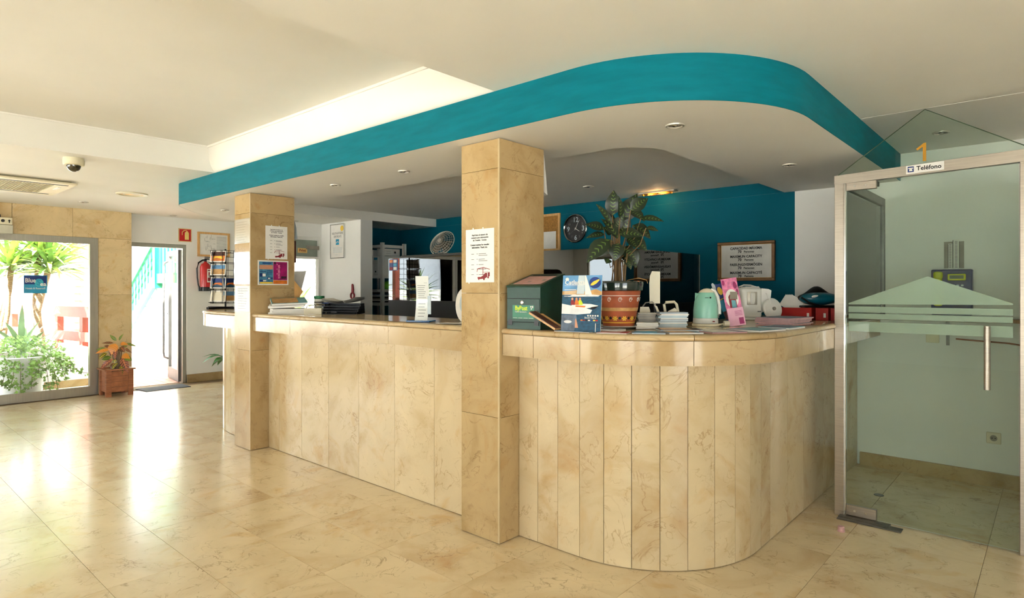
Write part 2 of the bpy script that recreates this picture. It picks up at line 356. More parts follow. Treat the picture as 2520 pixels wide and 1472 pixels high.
# ================================================================== SETTING
# ---- floor of marble tiles
fl = struct('floor', box(-9.75, 4.3, -5.1, 7.1, -.10, -.004), 'grout', 'polished cream marble tile floor of the lobby')
TW, TH = .605, .376; cand = []
x = -.885-TW*15
tile = box(-TW/2+.0009, TW/2-.0009, -TH/2+.0009, TH/2-.0009, -.02, 0).mesh('tile'); tile.materials.append(M['floor'])
for i in range(24):
    for j in range(-17, 15):
        cx = -.885+TW*(i-15+.5); cy = 1.262+TH*(j+.5)
        if cx-TW/2 < -9.7 or cx+TW/2 > 4.3 or cy-TH/2 < -5.1 or cy+TH/2 > 7.1: continue
        r = cx*.748+cy*.6637; d = -cx*.6637+cy*.748
        vis = d > .8 and abs(r/d) < .9 and 1.4/d < .62 and (cy < 2.75 or cx > -1.35 or cx < -6.4)
        cand.append((0 if vis else 1, math.hypot(cx, cy), cx, cy))
cand.sort(); restb = B()
for n_, (nv, dd, cx, cy) in enumerate(cand):
    if n_ < 290 and not nv: obj('tile', tile, None, fl, (cx, cy, 0))
    else: restb.box(cx-TW/2+.0009, cx+TW/2-.0009, cy-TH/2+.0009, cy+TH/2-.0009, -.02, 0)
ro = obj('tile_rest', restb, 'floor', fl); ro['kind'] = 'stuff'

struct('floor_added_dark', box(-6.2, -1.86, 3.07, 5.5, .0005, .006), pm('added_dark_floor', (70, 60, 50), .7, var=.1), 'unseen dark sheet added behind the counter to darken the inner ceiling')  # unseen dark sheet, added to cut floor bounce on to the bay ceiling
# ---- walls
def wall_x(name, x0, x1, y0, y1, z1, holes, mat, label):
    """wall lying along y with openings (y0,y1,z0,z1)"""
    b = B(); ys = sorted(set([y0, y1]+[h[0] for h in holes]+[h[1] for h in holes]))
    for a, c in zip(ys, ys[1:]):
        hs = [h for h in holes if h[0] <= a+1e-6 and h[1] >= c-1e-6]
        if hs:
            h = hs[0]
            if h[2] > 0.001: b.box(x0, x1, a, c, 0, h[2])
            b.box(x0, x1, a, c, h[3], z1)
        else: b.box(x0, x1, a, c, 0, z1)
    return struct(name, b, mat, label)
wall_x('wall_left', -9.74, -9.62, -5, 7.0, 2.5, [(-2.6, 2.40, .0, 2.06), (2.84, 3.60, 0, 2.04), (5.0, 6.15, .15, 2.05)], 'white', 'white painted lobby wall with the open glass door')
def wall_y(name, y0, y1, x0, x1, z1, holes, mat, label):
    b = B(); xs = sorted(set([x0, x1]+[h[0] for h in holes]+[h[1] for h in holes]))
    for a, c in zip(xs, xs[1:]):
        hs = [h for h in holes if h[0] <= a+1e-6 and h[1] >= c-1e-6]
        if hs:
            h = hs[0]
            if h[2] > .001: b.box(a, c, y0, y1, 0, h[2])
            b.box(a, c, y0, y1, h[3], z1)
        else: b.box(a, c, y0, y1, 0, z1)
    return struct(name, b, mat, label)
FW = [(-9.2, -7.3, .12, 2.2), (-7.0, -5.2, .12, 2.2), (-4.9, -3.2, .12, 2.2), (-.3, 1.8, .12, 2.2), (2.1, 4.0, .12, 2.2)]
wall_y('wall_front', -5.1, -4.98, -9.74, 4.3, 2.5, FW, 'white', 'lobby wall with wide windows facing the reception')
RW = [(-4.6, -2.2, .12, 2.2), (-1.9, .9, .12, 2.2)]
wall_x('wall_right', 4.2, 4.32, -5.1, 5.65, 2.5, RW, 'white', 'lobby wall with windows')
struct('wall_back', box(-7.0, -1.666, 5.5, 5.62, 0, 2.5), 'tealwall', 'dark teal painted wall behind the reception')
struct('wall_back', box(-1.666, 4.2, 5.5, 5.62, 0, 2.5), 'white', 'white wall behind the telephone booth')
struct('wall_office', box(-7.1, -7.0, 4.47, 5.62, 0, 2.3), 'tealwall', 'teal side wall beside the shelving unit')
struct('wall_office', box(-7.1, -6.24, 4.30, 4.47, 0, 2.222), 'white', 'short white wall carrying the certificate')
wall_x('wall_office', -7.2, -7.1, 3.55, 4.47, 2.3, [(3.66, 4.29, 0, 2.05)], 'white', 'white wall with a glazed office door')
struct('wall_corridor', box(-9.74, -7.0, 6.98, 7.1, 0, 2.5), 'white', 'white end wall of the side passage')
struct('wall_corridor', box(-7.1, -7.0, 5.62, 7.0, 0, 2.5), 'white', 'white side wall of the passage')
# window frames for the wide windows of the two lobby walls out of the picture
wn = 3
for (a, c, z0, z1) in FW:
    f = obj('window_%d' % wn, B().box(a, c, -5.07, -5.01, z0, z0+.06).box(a, c, -5.07, -5.01, z1-.06, z1).box(a, a+.06, -5.07, -5.01, z0+.06, z1-.06).box(c-.06, c, -5.07, -5.01, z0+.06, z1-.06).box((a+c)/2-.03, (a+c)/2+.03, -5.07, -5.01, z0+.06, z1-.06), 'alu'); f['kind'] = 'structure'; f['label'] = 'wide aluminium window of the front wall'
    obj('pane', box(a+.06, (a+c)/2-.03, -5.045, -5.04, z0+.06, z1-.06), 'pane', f); obj('pane', box((a+c)/2+.03, c-.06, -5.045, -5.04, z0+.06, z1-.06), 'pane', f)
    portal('portal', ((a+c)/2, -5.12, (z0+z1)/2), (-PI/2, 0, PI), c-a, z1-z0); wn += 1
for (a, c, z0, z1) in RW:
    f = obj('window_%d' % wn, B().box(4.23, 4.29, a, c, z0, z0+.06).box(4.23, 4.29, a, c, z1-.06, z1).box(4.23, 4.29, a, a+.06, z0+.06, z1-.06).box(4.23, 4.29, c-.06, c, z0+.06, z1-.06), 'alu'); f['kind'] = 'structure'; f['label'] = 'wide aluminium window of the right wall'
    obj('pane', box(4.255, 4.26, a+.06, c-.06, z0+.06, z1-.06), 'pane', f)
    portal('portal', (4.34, (a+c)/2, (z0+z1)/2), (0, PI/2, 0), z1-z0, c-a); wn += 1
portal('portal', (-9.78, -.1, 1.03), (0, -PI/2, 0), 2.06, 5.0)
portal('portal', (-9.78, 3.22, 1.02), (0, -PI/2, 0), 2.04, .76)
portal('portal', (-9.78, 5.57, 1.1), (0, -PI/2, 0), 1.9, 1.15)

# ---- marble cladding round the entrance window
cl = struct('trim_2', B().box(-9.62, -9.50, -3.0, 2.83, 2.06, 2.43).box(-9.62, -9.50, 2.44, 2.83, 0, 2.06).box(-9.62, -9.50, -3.0, -2.62, 0, 2.06), 'grout', 'cream marble cladding around the entrance window')
for y0 in (-3.0, -1.86, -.72, .42, 1.545):
    y1 = {1.545: 2.16}.get(y0, y0+1.14 if y0 < .4 else 1.543)
    obj('slab', box(-9.50, -9.47, y0+.001, y1-.001, 2.062, 2.43), 'clad', cl)
obj('slab', box(-9.50, -9.47, 2.161, 2.83, 2.062, 2.43), 'clad', cl)
for z0, z1 in ((0, .62), (.62, 1.31), (1.31, 2.06)): obj('slab', box(-9.50, -9.47, 2.441, 2.83, z0+.001, z1-.001), 'clad', cl)
# ---- entrance window_1
wf = obj('window_1', B().box(-9.60, -9.46, -2.6, 2.436, 1.995, 2.06).box(-9.60, -9.46, -2.6, 2.436, 0, .095).box(-9.60, -9.46, 2.36, 2.436, .095, 1.995).box(-9.60, -9.46, -2.6, -2.52, .095, 1.995).box(-9.60, -9.46, 1.36, 1.425, .095, 1.995).box(-9.60, -9.46, -.62, -.55, .095, 1.995), 'alu')
wf['kind'] = 'structure'; wf['label'] = 'aluminium framed entrance window looking on to the garden'
obj('bead', B().box(-9.455, -9.445, 1.425, 2.36, .095, .118).box(-9.455, -9.445, 1.425, 2.36, 1.975, 1.995).box(-9.455, -9.445, 2.34, 2.36, .118, 1.975), 'alu', wf)
for a, c in ((1.425, 2.36), (-.55, 1.36), (-2.52, -.62)): obj('pane', box(-9.535, -9.529, a, c, .095, 1.995), 'pane', wf)
# ---- door_1 : frame and opened leaf
df = obj('door_1', B().box(-9.72, -9.64, 2.84, 3.60, 1.985, 2.04).box(-9.72, -9.64, 3.55, 3.60, 0, 1.985).box(-9.72, -9.64, 2.84, 2.885, 0, 1.985), 'alu'); df['kind'] = 'structure'; df['label'] = 'open aluminium and glass door to the terrace'
lf = bpy.data.objects.new('door_leaf', None); C.objects.link(lf); lf.parent = df; lf.location = (-9.72, 3.54, 0); lf.rotation_euler[2] = math.radians(172)
obj('stile', B().box(0, .075, -.022, .022, .01, 1.97).box(.63, .70, -.022, .022, .01, 1.97).box(.075, .63, -.022, .022, .01, .18).box(.075, .63, -.022, .022, 1.89, 1.97), 'leafalu', lf)
obj('pane', box(.075, .63, -.004, .004, .18, 1.89), glass('door_pane', (.97, .985, .98), 1.4, .0, .25), lf)
obj('pull_handle', B().tube([(.66, .022, .30), (.66, .075, .33), (.66, .085, .40), (.66, .085, 1.72), (.66, .075, 1.79), (.66, .022, 1.82)], .016, 8), 'leafalu', lf, smooth=SM)
obj('lock', B().cyl(.012, 0, .01, 10, Matrix.Translation((.66, .03, 1.0)) @ Matrix.Rotation(-PI/2, 4, 'X')), 'darksteel', lf)
# window_2 of the passage
w2 = obj('window_2', B().box(-9.72, -9.64, 5.0, 6.15, .15, .21).box(-9.72, -9.64, 5.0, 6.15, 1.99, 2.05).box(-9.72, -9.64, 5.0, 5.06, .21, 1.99).box(-9.72, -9.64, 6.09, 6.15, .21, 1.99), 'alu'); w2['kind'] = 'structure'; w2['label'] = 'window at the end of the side passage'
obj('pane', box(-9.685, -9.68, 5.06, 6.09, .21, 1.99), 'pane', w2)
# office door (glazed) door_2
d2 = obj('door_2', B().box(-7.18, -7.11, 3.66, 3.70, 0, 2.05).box(-7.18, -7.11, 4.26, 4.29, 0, 2.05).box(-7.18, -7.11, 3.70, 4.26, 2.01, 2.05).box(-7.18, -7.11, 3.70, 4.26, 1.77, 1.80).box(-7.18, -7.11, 3.70, 4.26, .95, 1.0).box(-7.18, -7.11, 3.70, 4.26, 0, .12), 'plast'); d2['kind'] = 'structure'; d2['label'] = 'white glazed office door with a small yellow sign'
obj('pane', box(-7.15, -7.145, 3.70, 4.26, .12, .95), 'sideglass', d2); obj('pane', box(-7.15, -7.145, 3.70, 4.26, 1.0, 1.77), 'pane', d2); obj('transom', box(-7.16, -7.14, 3.70, 4.26, 1.80, 2.01), pm('grey_green_panel', (150, 160, 146), .5), d2)
obj('door_closer', rbox(-7.14, -7.10, 4.10, 4.27, 1.89, 1.94, .006), 'lampoff', d2)
ds = obj('sign_plate', box(-7.139, -7.134, 3.985, 4.115, 1.845, 1.905), pm('yellow_plate', (236, 196, 120), .5), d2, None)
t_ = bpy.data.objects.new('sign_text', None); C.objects.link(t_); t_.parent = d2; t_.location = (-7.133, 4.05, 1.862); t_.rotation_euler[2] = PI/2
text('Privé', .045, 0, 0, 'redink', t_, bold=.0006)
struct('wall_booth', box(-.083, .04, 4.20, 5.5, 0, 2.06), 'white', 'white side wall of the telephone booth')
# ---- baseboards
struct('baseboard_left', B().box(-9.62, -9.60, 3.62, 5.0, 0, .12).box(-9.74, -9.60, 3.60, 3.62, 0, .12), 'column', 'cream marble skirting by the terrace door')
struct('baseboard_back', box(-1.17, -.15, 5.475, 5.5, 0, .10), 'column', 'cream marble skirting in the telephone booth')
struct('baseboard_back', box(-.15, 4.2, 5.475, 5.5, 0, .10), 'column', 'cream marble skirting along the white back wall')

# ---- ceilings
struct('ceiling', box(-9.74, -5.62, -5.1, 7.1, 2.43, 2.95), 'ceil', 'lower white ceiling over the entrance side')
struct('ceiling', box(-2.2, 4.3, -5.1, 4.2, 2.43, 2.95), 'ceil', 'white ceiling above the viewer')
struct('ceiling', box(-2.2, 4.3, 4.2, 5.65, 2.4285, 2.95), 'ceil', 'white ceiling above the telephone booth')
struct('ceiling', box(-5.62, -2.2, -5.1, -2.6, 2.43, 2.95), 'ceil', 'white ceiling at the back of the lobby')
struct('ceiling', box(-5.62, -2.2, -2.6, 2.36, 2.657, 2.95), 'ceil', 'raised white ceiling tray')
struct('ceiling', box(-5.62, -2.2, 2.36, 7.1, 2.425, 2.95), 'ceil', 'white ceiling over the reception')
cv = [(2.279+.075*(1-math.cos(PI/2*i/8)), 2.657-.2285*math.sin(PI/2*i/8)) for i in range(9)]
b = B(); n = len(cv); vs_ = [(-5.62, y, z) for y, z in cv]+[(-2.2, y, z) for y, z in cv]
b.add(vs_+[(-5.62, 2.37, 2.657), (-2.2, 2.37, 2.657), (-5.62, 2.37, 2.4285), (-2.2, 2.37, 2.4285)], [(i, i+1, n+i+1, n+i) for i in range(n-1)])
b.box(-5.62, -2.2, 2.268, 2.282, 2.640, 2.657)
struct('trim_3', b, 'ceil', 'curved cove at the edge of the ceiling tray', smooth=SM)
struct('trim_4', box(-5.62, -5.612, -2.6, 2.279, 2.645, 2.657), 'ceil', 'thin bead along the ceiling beam')
# soffit over the counter
so = smoothpath([(-7.62, 4.2), (-7.60, 3.75), (-7.53, 3.36), (-7.32, 3.03), (-7.03, 2.73), (-6.72, 2.49), (-6.50, 2.36), (-6.30, 2.347), (-6.0, 2.347)], 5)
so += [(-1.72, 2.347)]+arc(-1.715, 3.165, .818, -90, 0, 22)[1:]+[(-.90, 5.5)]
bay = [(-6.24, 3.105), (-1.98, 3.105)]+arc(-2.0, 3.355, .25, -90, 0, 10)[1:]+[(-1.75, 5.499), (-6.24, 5.499)]
def ring_fill(outer, inner, z):
    bm = bmesh.new(); es = []
    for lp in (outer, inner):
        v = [bm.verts.new((x, y, z)) for x, y in lp]
        es += [bm.edges.new((v[i], v[(i+1) % len(v)])) for i in range(len(v))]
    bmesh.ops.triangle_fill(bm, use_beauty=True, edges=es, normal=(0, 0, -1)); return bm
full = so+[(-.90, 5.5), (-7.0, 5.5), (-7.0, 7.0), (-7.62, 7.0)][1:]
sob = B().bm(ring_fill(full, bay, 2.222))
sob.sweep([(-6.24, 5.499)]+bay[:-1], [(0, 2.222), (0, 2.326)], closed=False)
S1 = struct('trim_1', sob, 'ceil', 'dropped white soffit curving above the reception counter')
obj('painted_band', B().sweep(so, [(.003, 2.2222), (.003, 2.43), (-.002, 2.43), (-.002, 2.2222)]), 'teal', S1, smooth=SM)
obj('bay_ceiling', box(-6.30, -1.70, 3.05, 5.52, 2.325, 2.36), 'ceil', S1)

# ================================================================== COLUMNS
def column(label, x0, x1, y0, y1, joints):
    t = thing('marble_column', label, 'column', ((x0+x1)/2, (y0+y1)/2, 0)); hx = (x1-x0)/2; hy = (y1-y0)/2; e = .02
    obj('core', box(-hx+e, hx-e, -hy+e, hy-e, 0, 2.221), 'grout', t)
    zs = [0.003]+joints+[2.219]
    for z0, z1 in zip(zs, zs[1:]):
        a, c = z0+.001, z1-.001
        obj('front_slab', box(-hx, hx-.012, -hy, -hy+e, a, c), 'column', t); obj('rear_slab', box(-hx, hx-.012, hy-e, hy, a, c), 'column', t)
        obj('side_slab', box(hx-e, hx, -hy+.004, hy, a, c), 'column', t); obj('side_slab', box(-hx, -hx+e, -hy+e, hy-e, a, c), 'column', t)
    obj('corner_bead', box(hx-.012, hx-.001, -hy-.001, -hy+.012, .004, 2.219), pm('stone_bead', (198, 174, 132), .35), t)
    return t
c1 = column('tall cream marble column nearest the viewer with a bus notice', -2.572, -2.273, 2.46, 2.845, [.689, 1.371, 2.058])
c2 = column('farther cream marble column by the postcard rack with sleeved papers', -5.482, -5.185, 2.455, 2.862, [.86, 1.40, 2.05])

# ================================================================== RECEPTION COUNTER
ct = thing('reception_counter', 'long cream marble reception counter with a rounded end', 'counter', (0, 0, 0))
PP = smoothpath([(-6.86, 3.45), (-6.84, 3.25), (-6.74, 3.03), (-6.52, 2.82), (-6.25, 2.68), (-5.98, 2.625), (-5.7, 2.62)], 6)+[(-1.87, 2.62)]+arc(-1.87, 3.30, .68, -90, 0, 30)[1:]+[(-1.19, 5.49)]
FP = smoothpath([(-7.03, 3.45), (-7.01, 3.22), (-6.90, 2.95), (-6.68, 2.72), (-6.42, 2.56), (-6.15, 2.488), (-5.85, 2.478)], 6)+[(-1.87, 2.48)]+arc(-1.87, 3.32, .84, -90, 0, 34)[1:]+[(-1.03, 5.49)]
def pieces(path, pts, ends): 
    s = [near_s(path, p) for p in pts]; return list(zip(s, s[1:]))
gap = .0014
pj = [(-6.86, 3.45), (-6.84, 3.25), (-6.76, 3.07), (-6.62, 2.91), (-6.45, 2.77), (-6.25, 2.68), (-6.1, 2.64), (-5.94, 2.62), (-5.77, 2.62), (-5.484, 2.62)]
segs = pieces(PP, pj, 0)
segs += pieces(PP, [(x, 2.62) for x in (-5.183, -5.0, -4.629, -4.229, -3.824, -3.402, -2.992, -2.574)], 0)
segs += pieces(PP, [(-2.271, 2.62), (-2.135, 2.62), (-1.998, 2.62), (-1.856, 2.62), (-1.719, 2.64), (-1.588, 2.69), (-1.471, 2.76), (-1.369, 2.85), (-1.285, 2.97), (-1.225, 3.09), (-1.20, 3.22), (-1.19, 3.36), (-1.19, 3.5), (-1.19, 3.79), (-1.19, 4.097), (-1.19, 4.53), (-1.19, 4.88), (-1.19, 5.2), (-1.19, 5.49)], 0)
for a, c in segs: obj('panel', B().sweep(sub(PP, a+gap, c-gap), [(0, .004), (0, 1.034), (-.02, 1.034), (-.02, .004)]), 'panel', ct, smooth=SM)
bk = [(-.021, 0), (-.021, 1.03), (-.10, 1.03), (-.10, 0)]
obj('panel_backing', B().sweep(sub(PP, 0, near_s(PP, (-5.484, 2.62))), bk).sweep(sub(PP, near_s(PP, (-5.183, 2.62)), near_s(PP, (-2.574, 2.62))), bk).sweep(sub(PP, near_s(PP, (-2.271, 2.62)), 1e3), bk), 'grout', ct)
fj = [(-7.03, 3.45), (-7.0, 3.15), (-6.83, 2.85), (-6.55, 2.64), (-6.24, 2.50), (-5.9, 2.48), (-5.484, 2.48)]
fs_ = pieces(FP, fj, 0)+pieces(FP, [(-5.183, 2.48), (-4.556, 2.48), (-3.287, 2.48), (-2.574, 2.48)], 0)
fs_ += pieces(FP, [(-2.270, 2.48), (-2.051, 2.48), (-1.759, 2.48), (-1.28, 2.73), (-1.04, 3.15), (-1.03, 3.85), (-1.03, 4.6), (-1.03, 5.49)], 0)
nose = [(0, 1.150), (.006, 1.154), (.009, 1.163), (.006, 1.172), (-.002, 1.178), (-.09, 1.178), (-.09, 1.150)]
for a, c in fs_:
    p = sub(FP, a+gap, c-gap)
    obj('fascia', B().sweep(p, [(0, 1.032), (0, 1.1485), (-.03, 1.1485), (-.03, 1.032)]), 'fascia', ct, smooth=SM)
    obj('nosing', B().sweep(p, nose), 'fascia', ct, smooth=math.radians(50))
obj('soffit_board', B().sweep(sub(FP, 0, near_s(FP, (-5.484, 2.48))), [(-.03, 1.035), (-.03, 1.045), (-.15, 1.045), (-.15, 1.035)]).sweep(sub(FP, near_s(FP, (-5.183, 2.48)), near_s(FP, (-2.574, 2.48))), [(-.03, 1.035), (-.03, 1.045), (-.15, 1.045), (-.15, 1.035)]).sweep(sub(FP, near_s(FP, (-2.271, 2.48)), 1e3), [(-.03, 1.035), (-.03, 1.045), (-.15, 1.045), (-.15, 1.035)]), 'panel', ct)
# deck behind the nosing: strips of plan outline
def inner(path, o): 
    out = []
    P = [Vector(p) for p in path]
    for i in range(len(P)):
        d0 = (P[i]-P[i-1]).normalized() if i else (P[1]-P[0]).normalized(); d1 = (P[i+1]-P[i]).normalized() if i < len(P)-1 else d0
        d = (d0+d1).normalized(); out.append((P[i].x-d.y*o, P[i].y+d.x*o))
    return out
lp = inner(sub(FP, 0, near_s(FP, (-5.484, 2.48))), .09)
def deck(poly): obj('worktop', B().prism(poly, 1.148, 1.1775), 'panel', ct)
deck(lp+[(-5.484, 3.08), (-6.30, 3.08), (-6.42, 3.2), (-6.45, 3.45)])
deck([(-5.482, 2.864), (-5.184, 2.864), (-5.184, 3.08), (-5.482, 3.08)])
deck([(-5.183, 2.57), (-2.574, 2.57), (-2.574, 3.08), (-5.183, 3.08)])
deck([(-2.572, 2.847), (-2.272, 2.847), (-2.272, 3.08), (-2.572, 3.08)])
rp = inner(sub(FP, near_s(FP, (-2.271, 2.48)), 1e3), .09)
deck(rp+[(-1.80, 5.49), (-1.80, 3.2), (-1.92, 3.08), (-2.271, 3.08)])
obj('inner_side', B().box(-6.30, -1.92, 3.03, 3.05, 0, 1.147).box(-1.83, -1.81, 3.2, 5.49, 0, 1.147), pm('unseen_dark_back', (64, 46, 34), .6, var=.1), ct)  # unseen inner faces, coloured dark so less light reaches the bay ceiling
# ================================================================== TELEPHONE BOOTH
pb = thing('telephone_booth', 'glass telephone booth with a brushed steel frame and pointed glass gable', 'telephone booth', (-1.03, 4.19, 0))
def Lx(x): return x+1.03
obj('post', B().rbox(0, .052, -.022, .022, 0, 2.085, .002, 1), 'steel', pb); obj('post', B().rbox(Lx(-.145), Lx(-.085), -.022, .022, 0, 2.12, .002, 1), 'steel', pb)
obj('post_edge', box(.052, .060, -.010, .018, 0, 2.05), 'chrome', pb)
obj('head_bar', B().slabxz([(0, 2.040), (Lx(-.085), 2.062), (Lx(-.085), 2.126), (0, 2.092)], -.026, .024), 'steel', pb)
obj('head_groove', B().slabxz([(0, 2.0915), (Lx(-.085), 2.1255), (Lx(-.085), 2.1275), (0, 2.0935)], -.024, .022), 'darksteel', pb)
obj('gable_pane', B().slabxz([(.012, 2.095), (Lx(-.095), 2.128), (Lx(-.564), 2.421)], -.004, .004), 'booth', pb)
obj('gable_edge', B().tube([(.012, 0, 2.095), (Lx(-.564), 0, 2.421), (Lx(-.095), 0, 2.128)], .0028, 5), pm('glass_edge_green', (86, 104, 78), .3), pb)
dl = bpy.data.objects.new('door_leaf', None); C.objects.link(dl); dl.parent = pb
obj('pane', B().slabxz([(.062, .012), (Lx(-.15), .012), (Lx(-.15), 2.058), (.062, 2.038)], -.005, .005), 'booth', dl)
for z0, z1 in ((1.996, 2.044), (.012, .074)): obj('hinge_patch', B().rbox(.062, .225, -.014, .014, z0, z1, .002, 1), 'steel', dl)
scr = B()
for z in (2.02, .043):
    for x in (.11, .17): scr.cyl(.007, .014, .0165, 10, Matrix.Translation((x, 0, z)) @ Matrix.Rotation(PI/2, 4, 'X'))
obj('screw', scr, 'chrome', dl)
obj('pull_handle', B().tube([(Lx(-.279), -.045, .855), (Lx(-.279), -.045, 1.196)], .015, 14).tube([(Lx(-.279), -.005, .89), (Lx(-.279), -.045, .89)], .010, 8).tube([(Lx(-.279), -.005, 1.16), (Lx(-.279), -.045, 1.16)], .010, 8), 'steel', dl, smooth=SM)
fm = B().slabxz([(Lx(-.957), 1.300), (Lx(-.174), 1.310), (Lx(-.174), 1.318), (Lx(-.551), 1.467), (Lx(-.957), 1.308)], .0052, .0058)
for z0, z1 in ((1.253, 1.288), (1.214, 1.245), (1.136, 1.196)): fm.slabxz([(Lx(-.957), z0), (Lx(-.174), z0), (Lx(-.174), z1), (Lx(-.957), z1)], .0052, .0058)
obj('frosted_film', fm, 'frost', dl)
pl = obj('sign_plate', B().slabxz([(Lx(-.651), 2.056), (Lx(-.470), 2.062), (Lx(-.470), 2.110), (Lx(-.651), 2.104)], -.030, -.0265), 'paper', pb)
text('Teléfono', .034, Lx(-.541), 2.073, 'ink', pl, y=-.0302, bold=.0008, width=.118)
obj('phone_symbol', rects([(Lx(-.643), Lx(-.613), 2.066, 2.098)], -.0302), 'navy', pl); obj('phone_symbol', B().slabxz([(Lx(-.637), 2.072), (Lx(-.619), 2.072), (Lx(-.622), 2.084), (Lx(-.634), 2.084)], -.0316, -.031).slabxz([(Lx(-.640), 2.085), (Lx(-.616), 2.085), (Lx(-.616), 2.091), (Lx(-.640), 2.091)], -.0316, -.031), 'paper', pl)
obj('numeral_one', B().slabxz([(Lx(-.573), 2.125), (Lx(-.557), 2.125), (Lx(-.557), 2.229), (Lx(-.568), 2.229), (Lx(-.605), 2.200), (Lx(-.600), 2.190), (Lx(-.573), 2.207)], -.0075, -.0045), 'gold', pb)
obj('side_frame', B().box(.003, .037, .03, 1.28, 2.03, 2.088).box(.003, .037, 1.235, 1.28, 1.179, 2.03).box(.003, .037, .03, 1.235, 1.179, 1.205), 'darksteel', pb)
obj('side_pane', box(.016, .024, .03, 1.235, 1.205, 2.03), 'sideglass', pb)
obj('head_closer', B().rbox(.055, .23, .016, .05, 2.012, 2.04, .002, 1), 'darksteel', pb)
fp = tag(obj('door_floor_plate', B().rbox(0, .335, -.035, .035, .0005, .007, .002, 1).rbox(0, .27, .0, .06, .0005, .010, .002, 1), 'darksteel', None, (-1.0, 4.125, 0)), 'dark steel floor spring plate under the booth door', 'floor plate')
tag(obj('door_stop', B().lathe([(0, 0), (.020, 0), (.021, .004), (.018, .006), (.018, .026), (.015, .030), (0, .030)], 18), 'rose', None, (-.928, 3.899, .0005), smooth=SM), 'small pink grey rubber door stop on the floor before the booth', 'door stop')
tag(obj('floor_cap', B().lathe([(0, 0), (.030, 0), (.028, .003), (0, .003)], 20), 'darksteel', None, (-.90, 4.75, .0005)), 'small round metal cap in the booth floor', 'floor cap')
# telephone on the back wall
ph = thing('wall_telephone', 'navy payphone with a lime handset on the booth wall', 'telephone', (-.57, 5.499, 1.37))
obj('housing', B().rbox(-.122, .122, -.075, 0, -.165, .165, .008), 'phoneblue', ph)
obj('handset', B().rbox(-.100, -.052, -.115, -.076, -.09, .145, .016, 3).rbox(-.104, -.048, -.125, -.076, .095, .15, .016, 3).rbox(-.104, -.048, -.125, -.076, -.10, -.045, .016, 3), 'yel', ph, smooth=SM)
ds_ = obj('display_bezel', B().rbox(-.022, .085, -.083, -.076, .085, .132, .006), 'yel', ph); obj('screen', box(-.010, .073, -.0845, -.0835, .097, .122), 'lcd', ds_)
kb = B()
for i in range(3):
    for j in range(4): kb.rbox(.004+i*.026, .020+i*.026, -.081, -.0755, .042-j*.022, .055-j*.022, .002, 1)
obj('keypad', kb, 'paperb', ph)
obj('coin_slot', B().rbox(-.02, .02, -.079, -.0755, -.14, -.125, .002, 1), 'chrome', ph)
li = thing('price_list', 'torn strip of printed numbers taped above the payphone', 'paper list', (-.562, 5.4985, 1.65))
obj('sheet', rects([(-.060, .060, -.106, .090)]), 'khaki', li); obj('strip', rects([(-.034, -.010, -.105, .075), (-.004, .030, -.105, .106)], -.0008), 'paper', li)
ln = [(-.036, -.033, -.10, .07), (-.008, -.004, -.10, .10), (.030, .033, -.10, .09)]
for k in range(22): ln += [(-.03, -.014, -.10+k*.008, -.097+k*.008), (.004, .022, -.10+k*.009, -.097+k*.009)]
obj('print_lines', rects(ln, -.0016), 'ink', li)
sh = thing('booth_shelf', 'narrow wooden wall shelf on a bracket below the payphone', 'shelf', (-.62, 5.499, 1.16))
obj('board', B().rbox(-.39, .50, -.14, 0, .0, .026, .002, 1), 'gilt', sh); obj('bracket', box(.012, .032, -.012, 0, -.18, 0), 'darksteel', sh)
tag(obj('wiring_box', B().rbox(-.04, .04, -.03, 0, -.035, .035, .004).cyl(.006, 0, .003, 10, Matrix.Translation((0, -.03, 0)) @ Matrix.Rotation(PI/2, 4, 'X')), 'ac', None, (-.69, 5.499, 1.03)), 'cream square wiring box on the booth wall', 'junction box')
tag(obj('wire_duct', B().tube([(-.55, 5.49, 1.03), (-.40, 5.49, 1.022), (-.25, 5.49, 1.015), (-.15, 5.49, 1.0)], .006, 6), 'wood', None), 'thin brown cable run along the booth wall', 'cable')
sk = thing('wall_socket', 'cream wall socket low on the booth wall', 'socket', (-.333, 5.499, .342))
obj('plate', B().rbox(-.042, .042, -.012, 0, -.040, .040, .006), 'cream', sk); obj('well', B().cyl(.021, 0, .0015, 20, Matrix.Translation((0, -.012, 0)) @ Matrix.Rotation(PI/2, 4, 'X')), 'khaki', sk)
obj('pin_hole', B().cyl(.004, 0, .001, 8, Matrix.Translation((-.009, -.014, 0)) @ Matrix.Rotation(PI/2, 4, 'X')).cyl(.004, 0, .001, 8, Matrix.Translation((.009, -.014, 0)) @ Matrix.Rotation(PI/2, 4, 'X')), 'ink', sk)

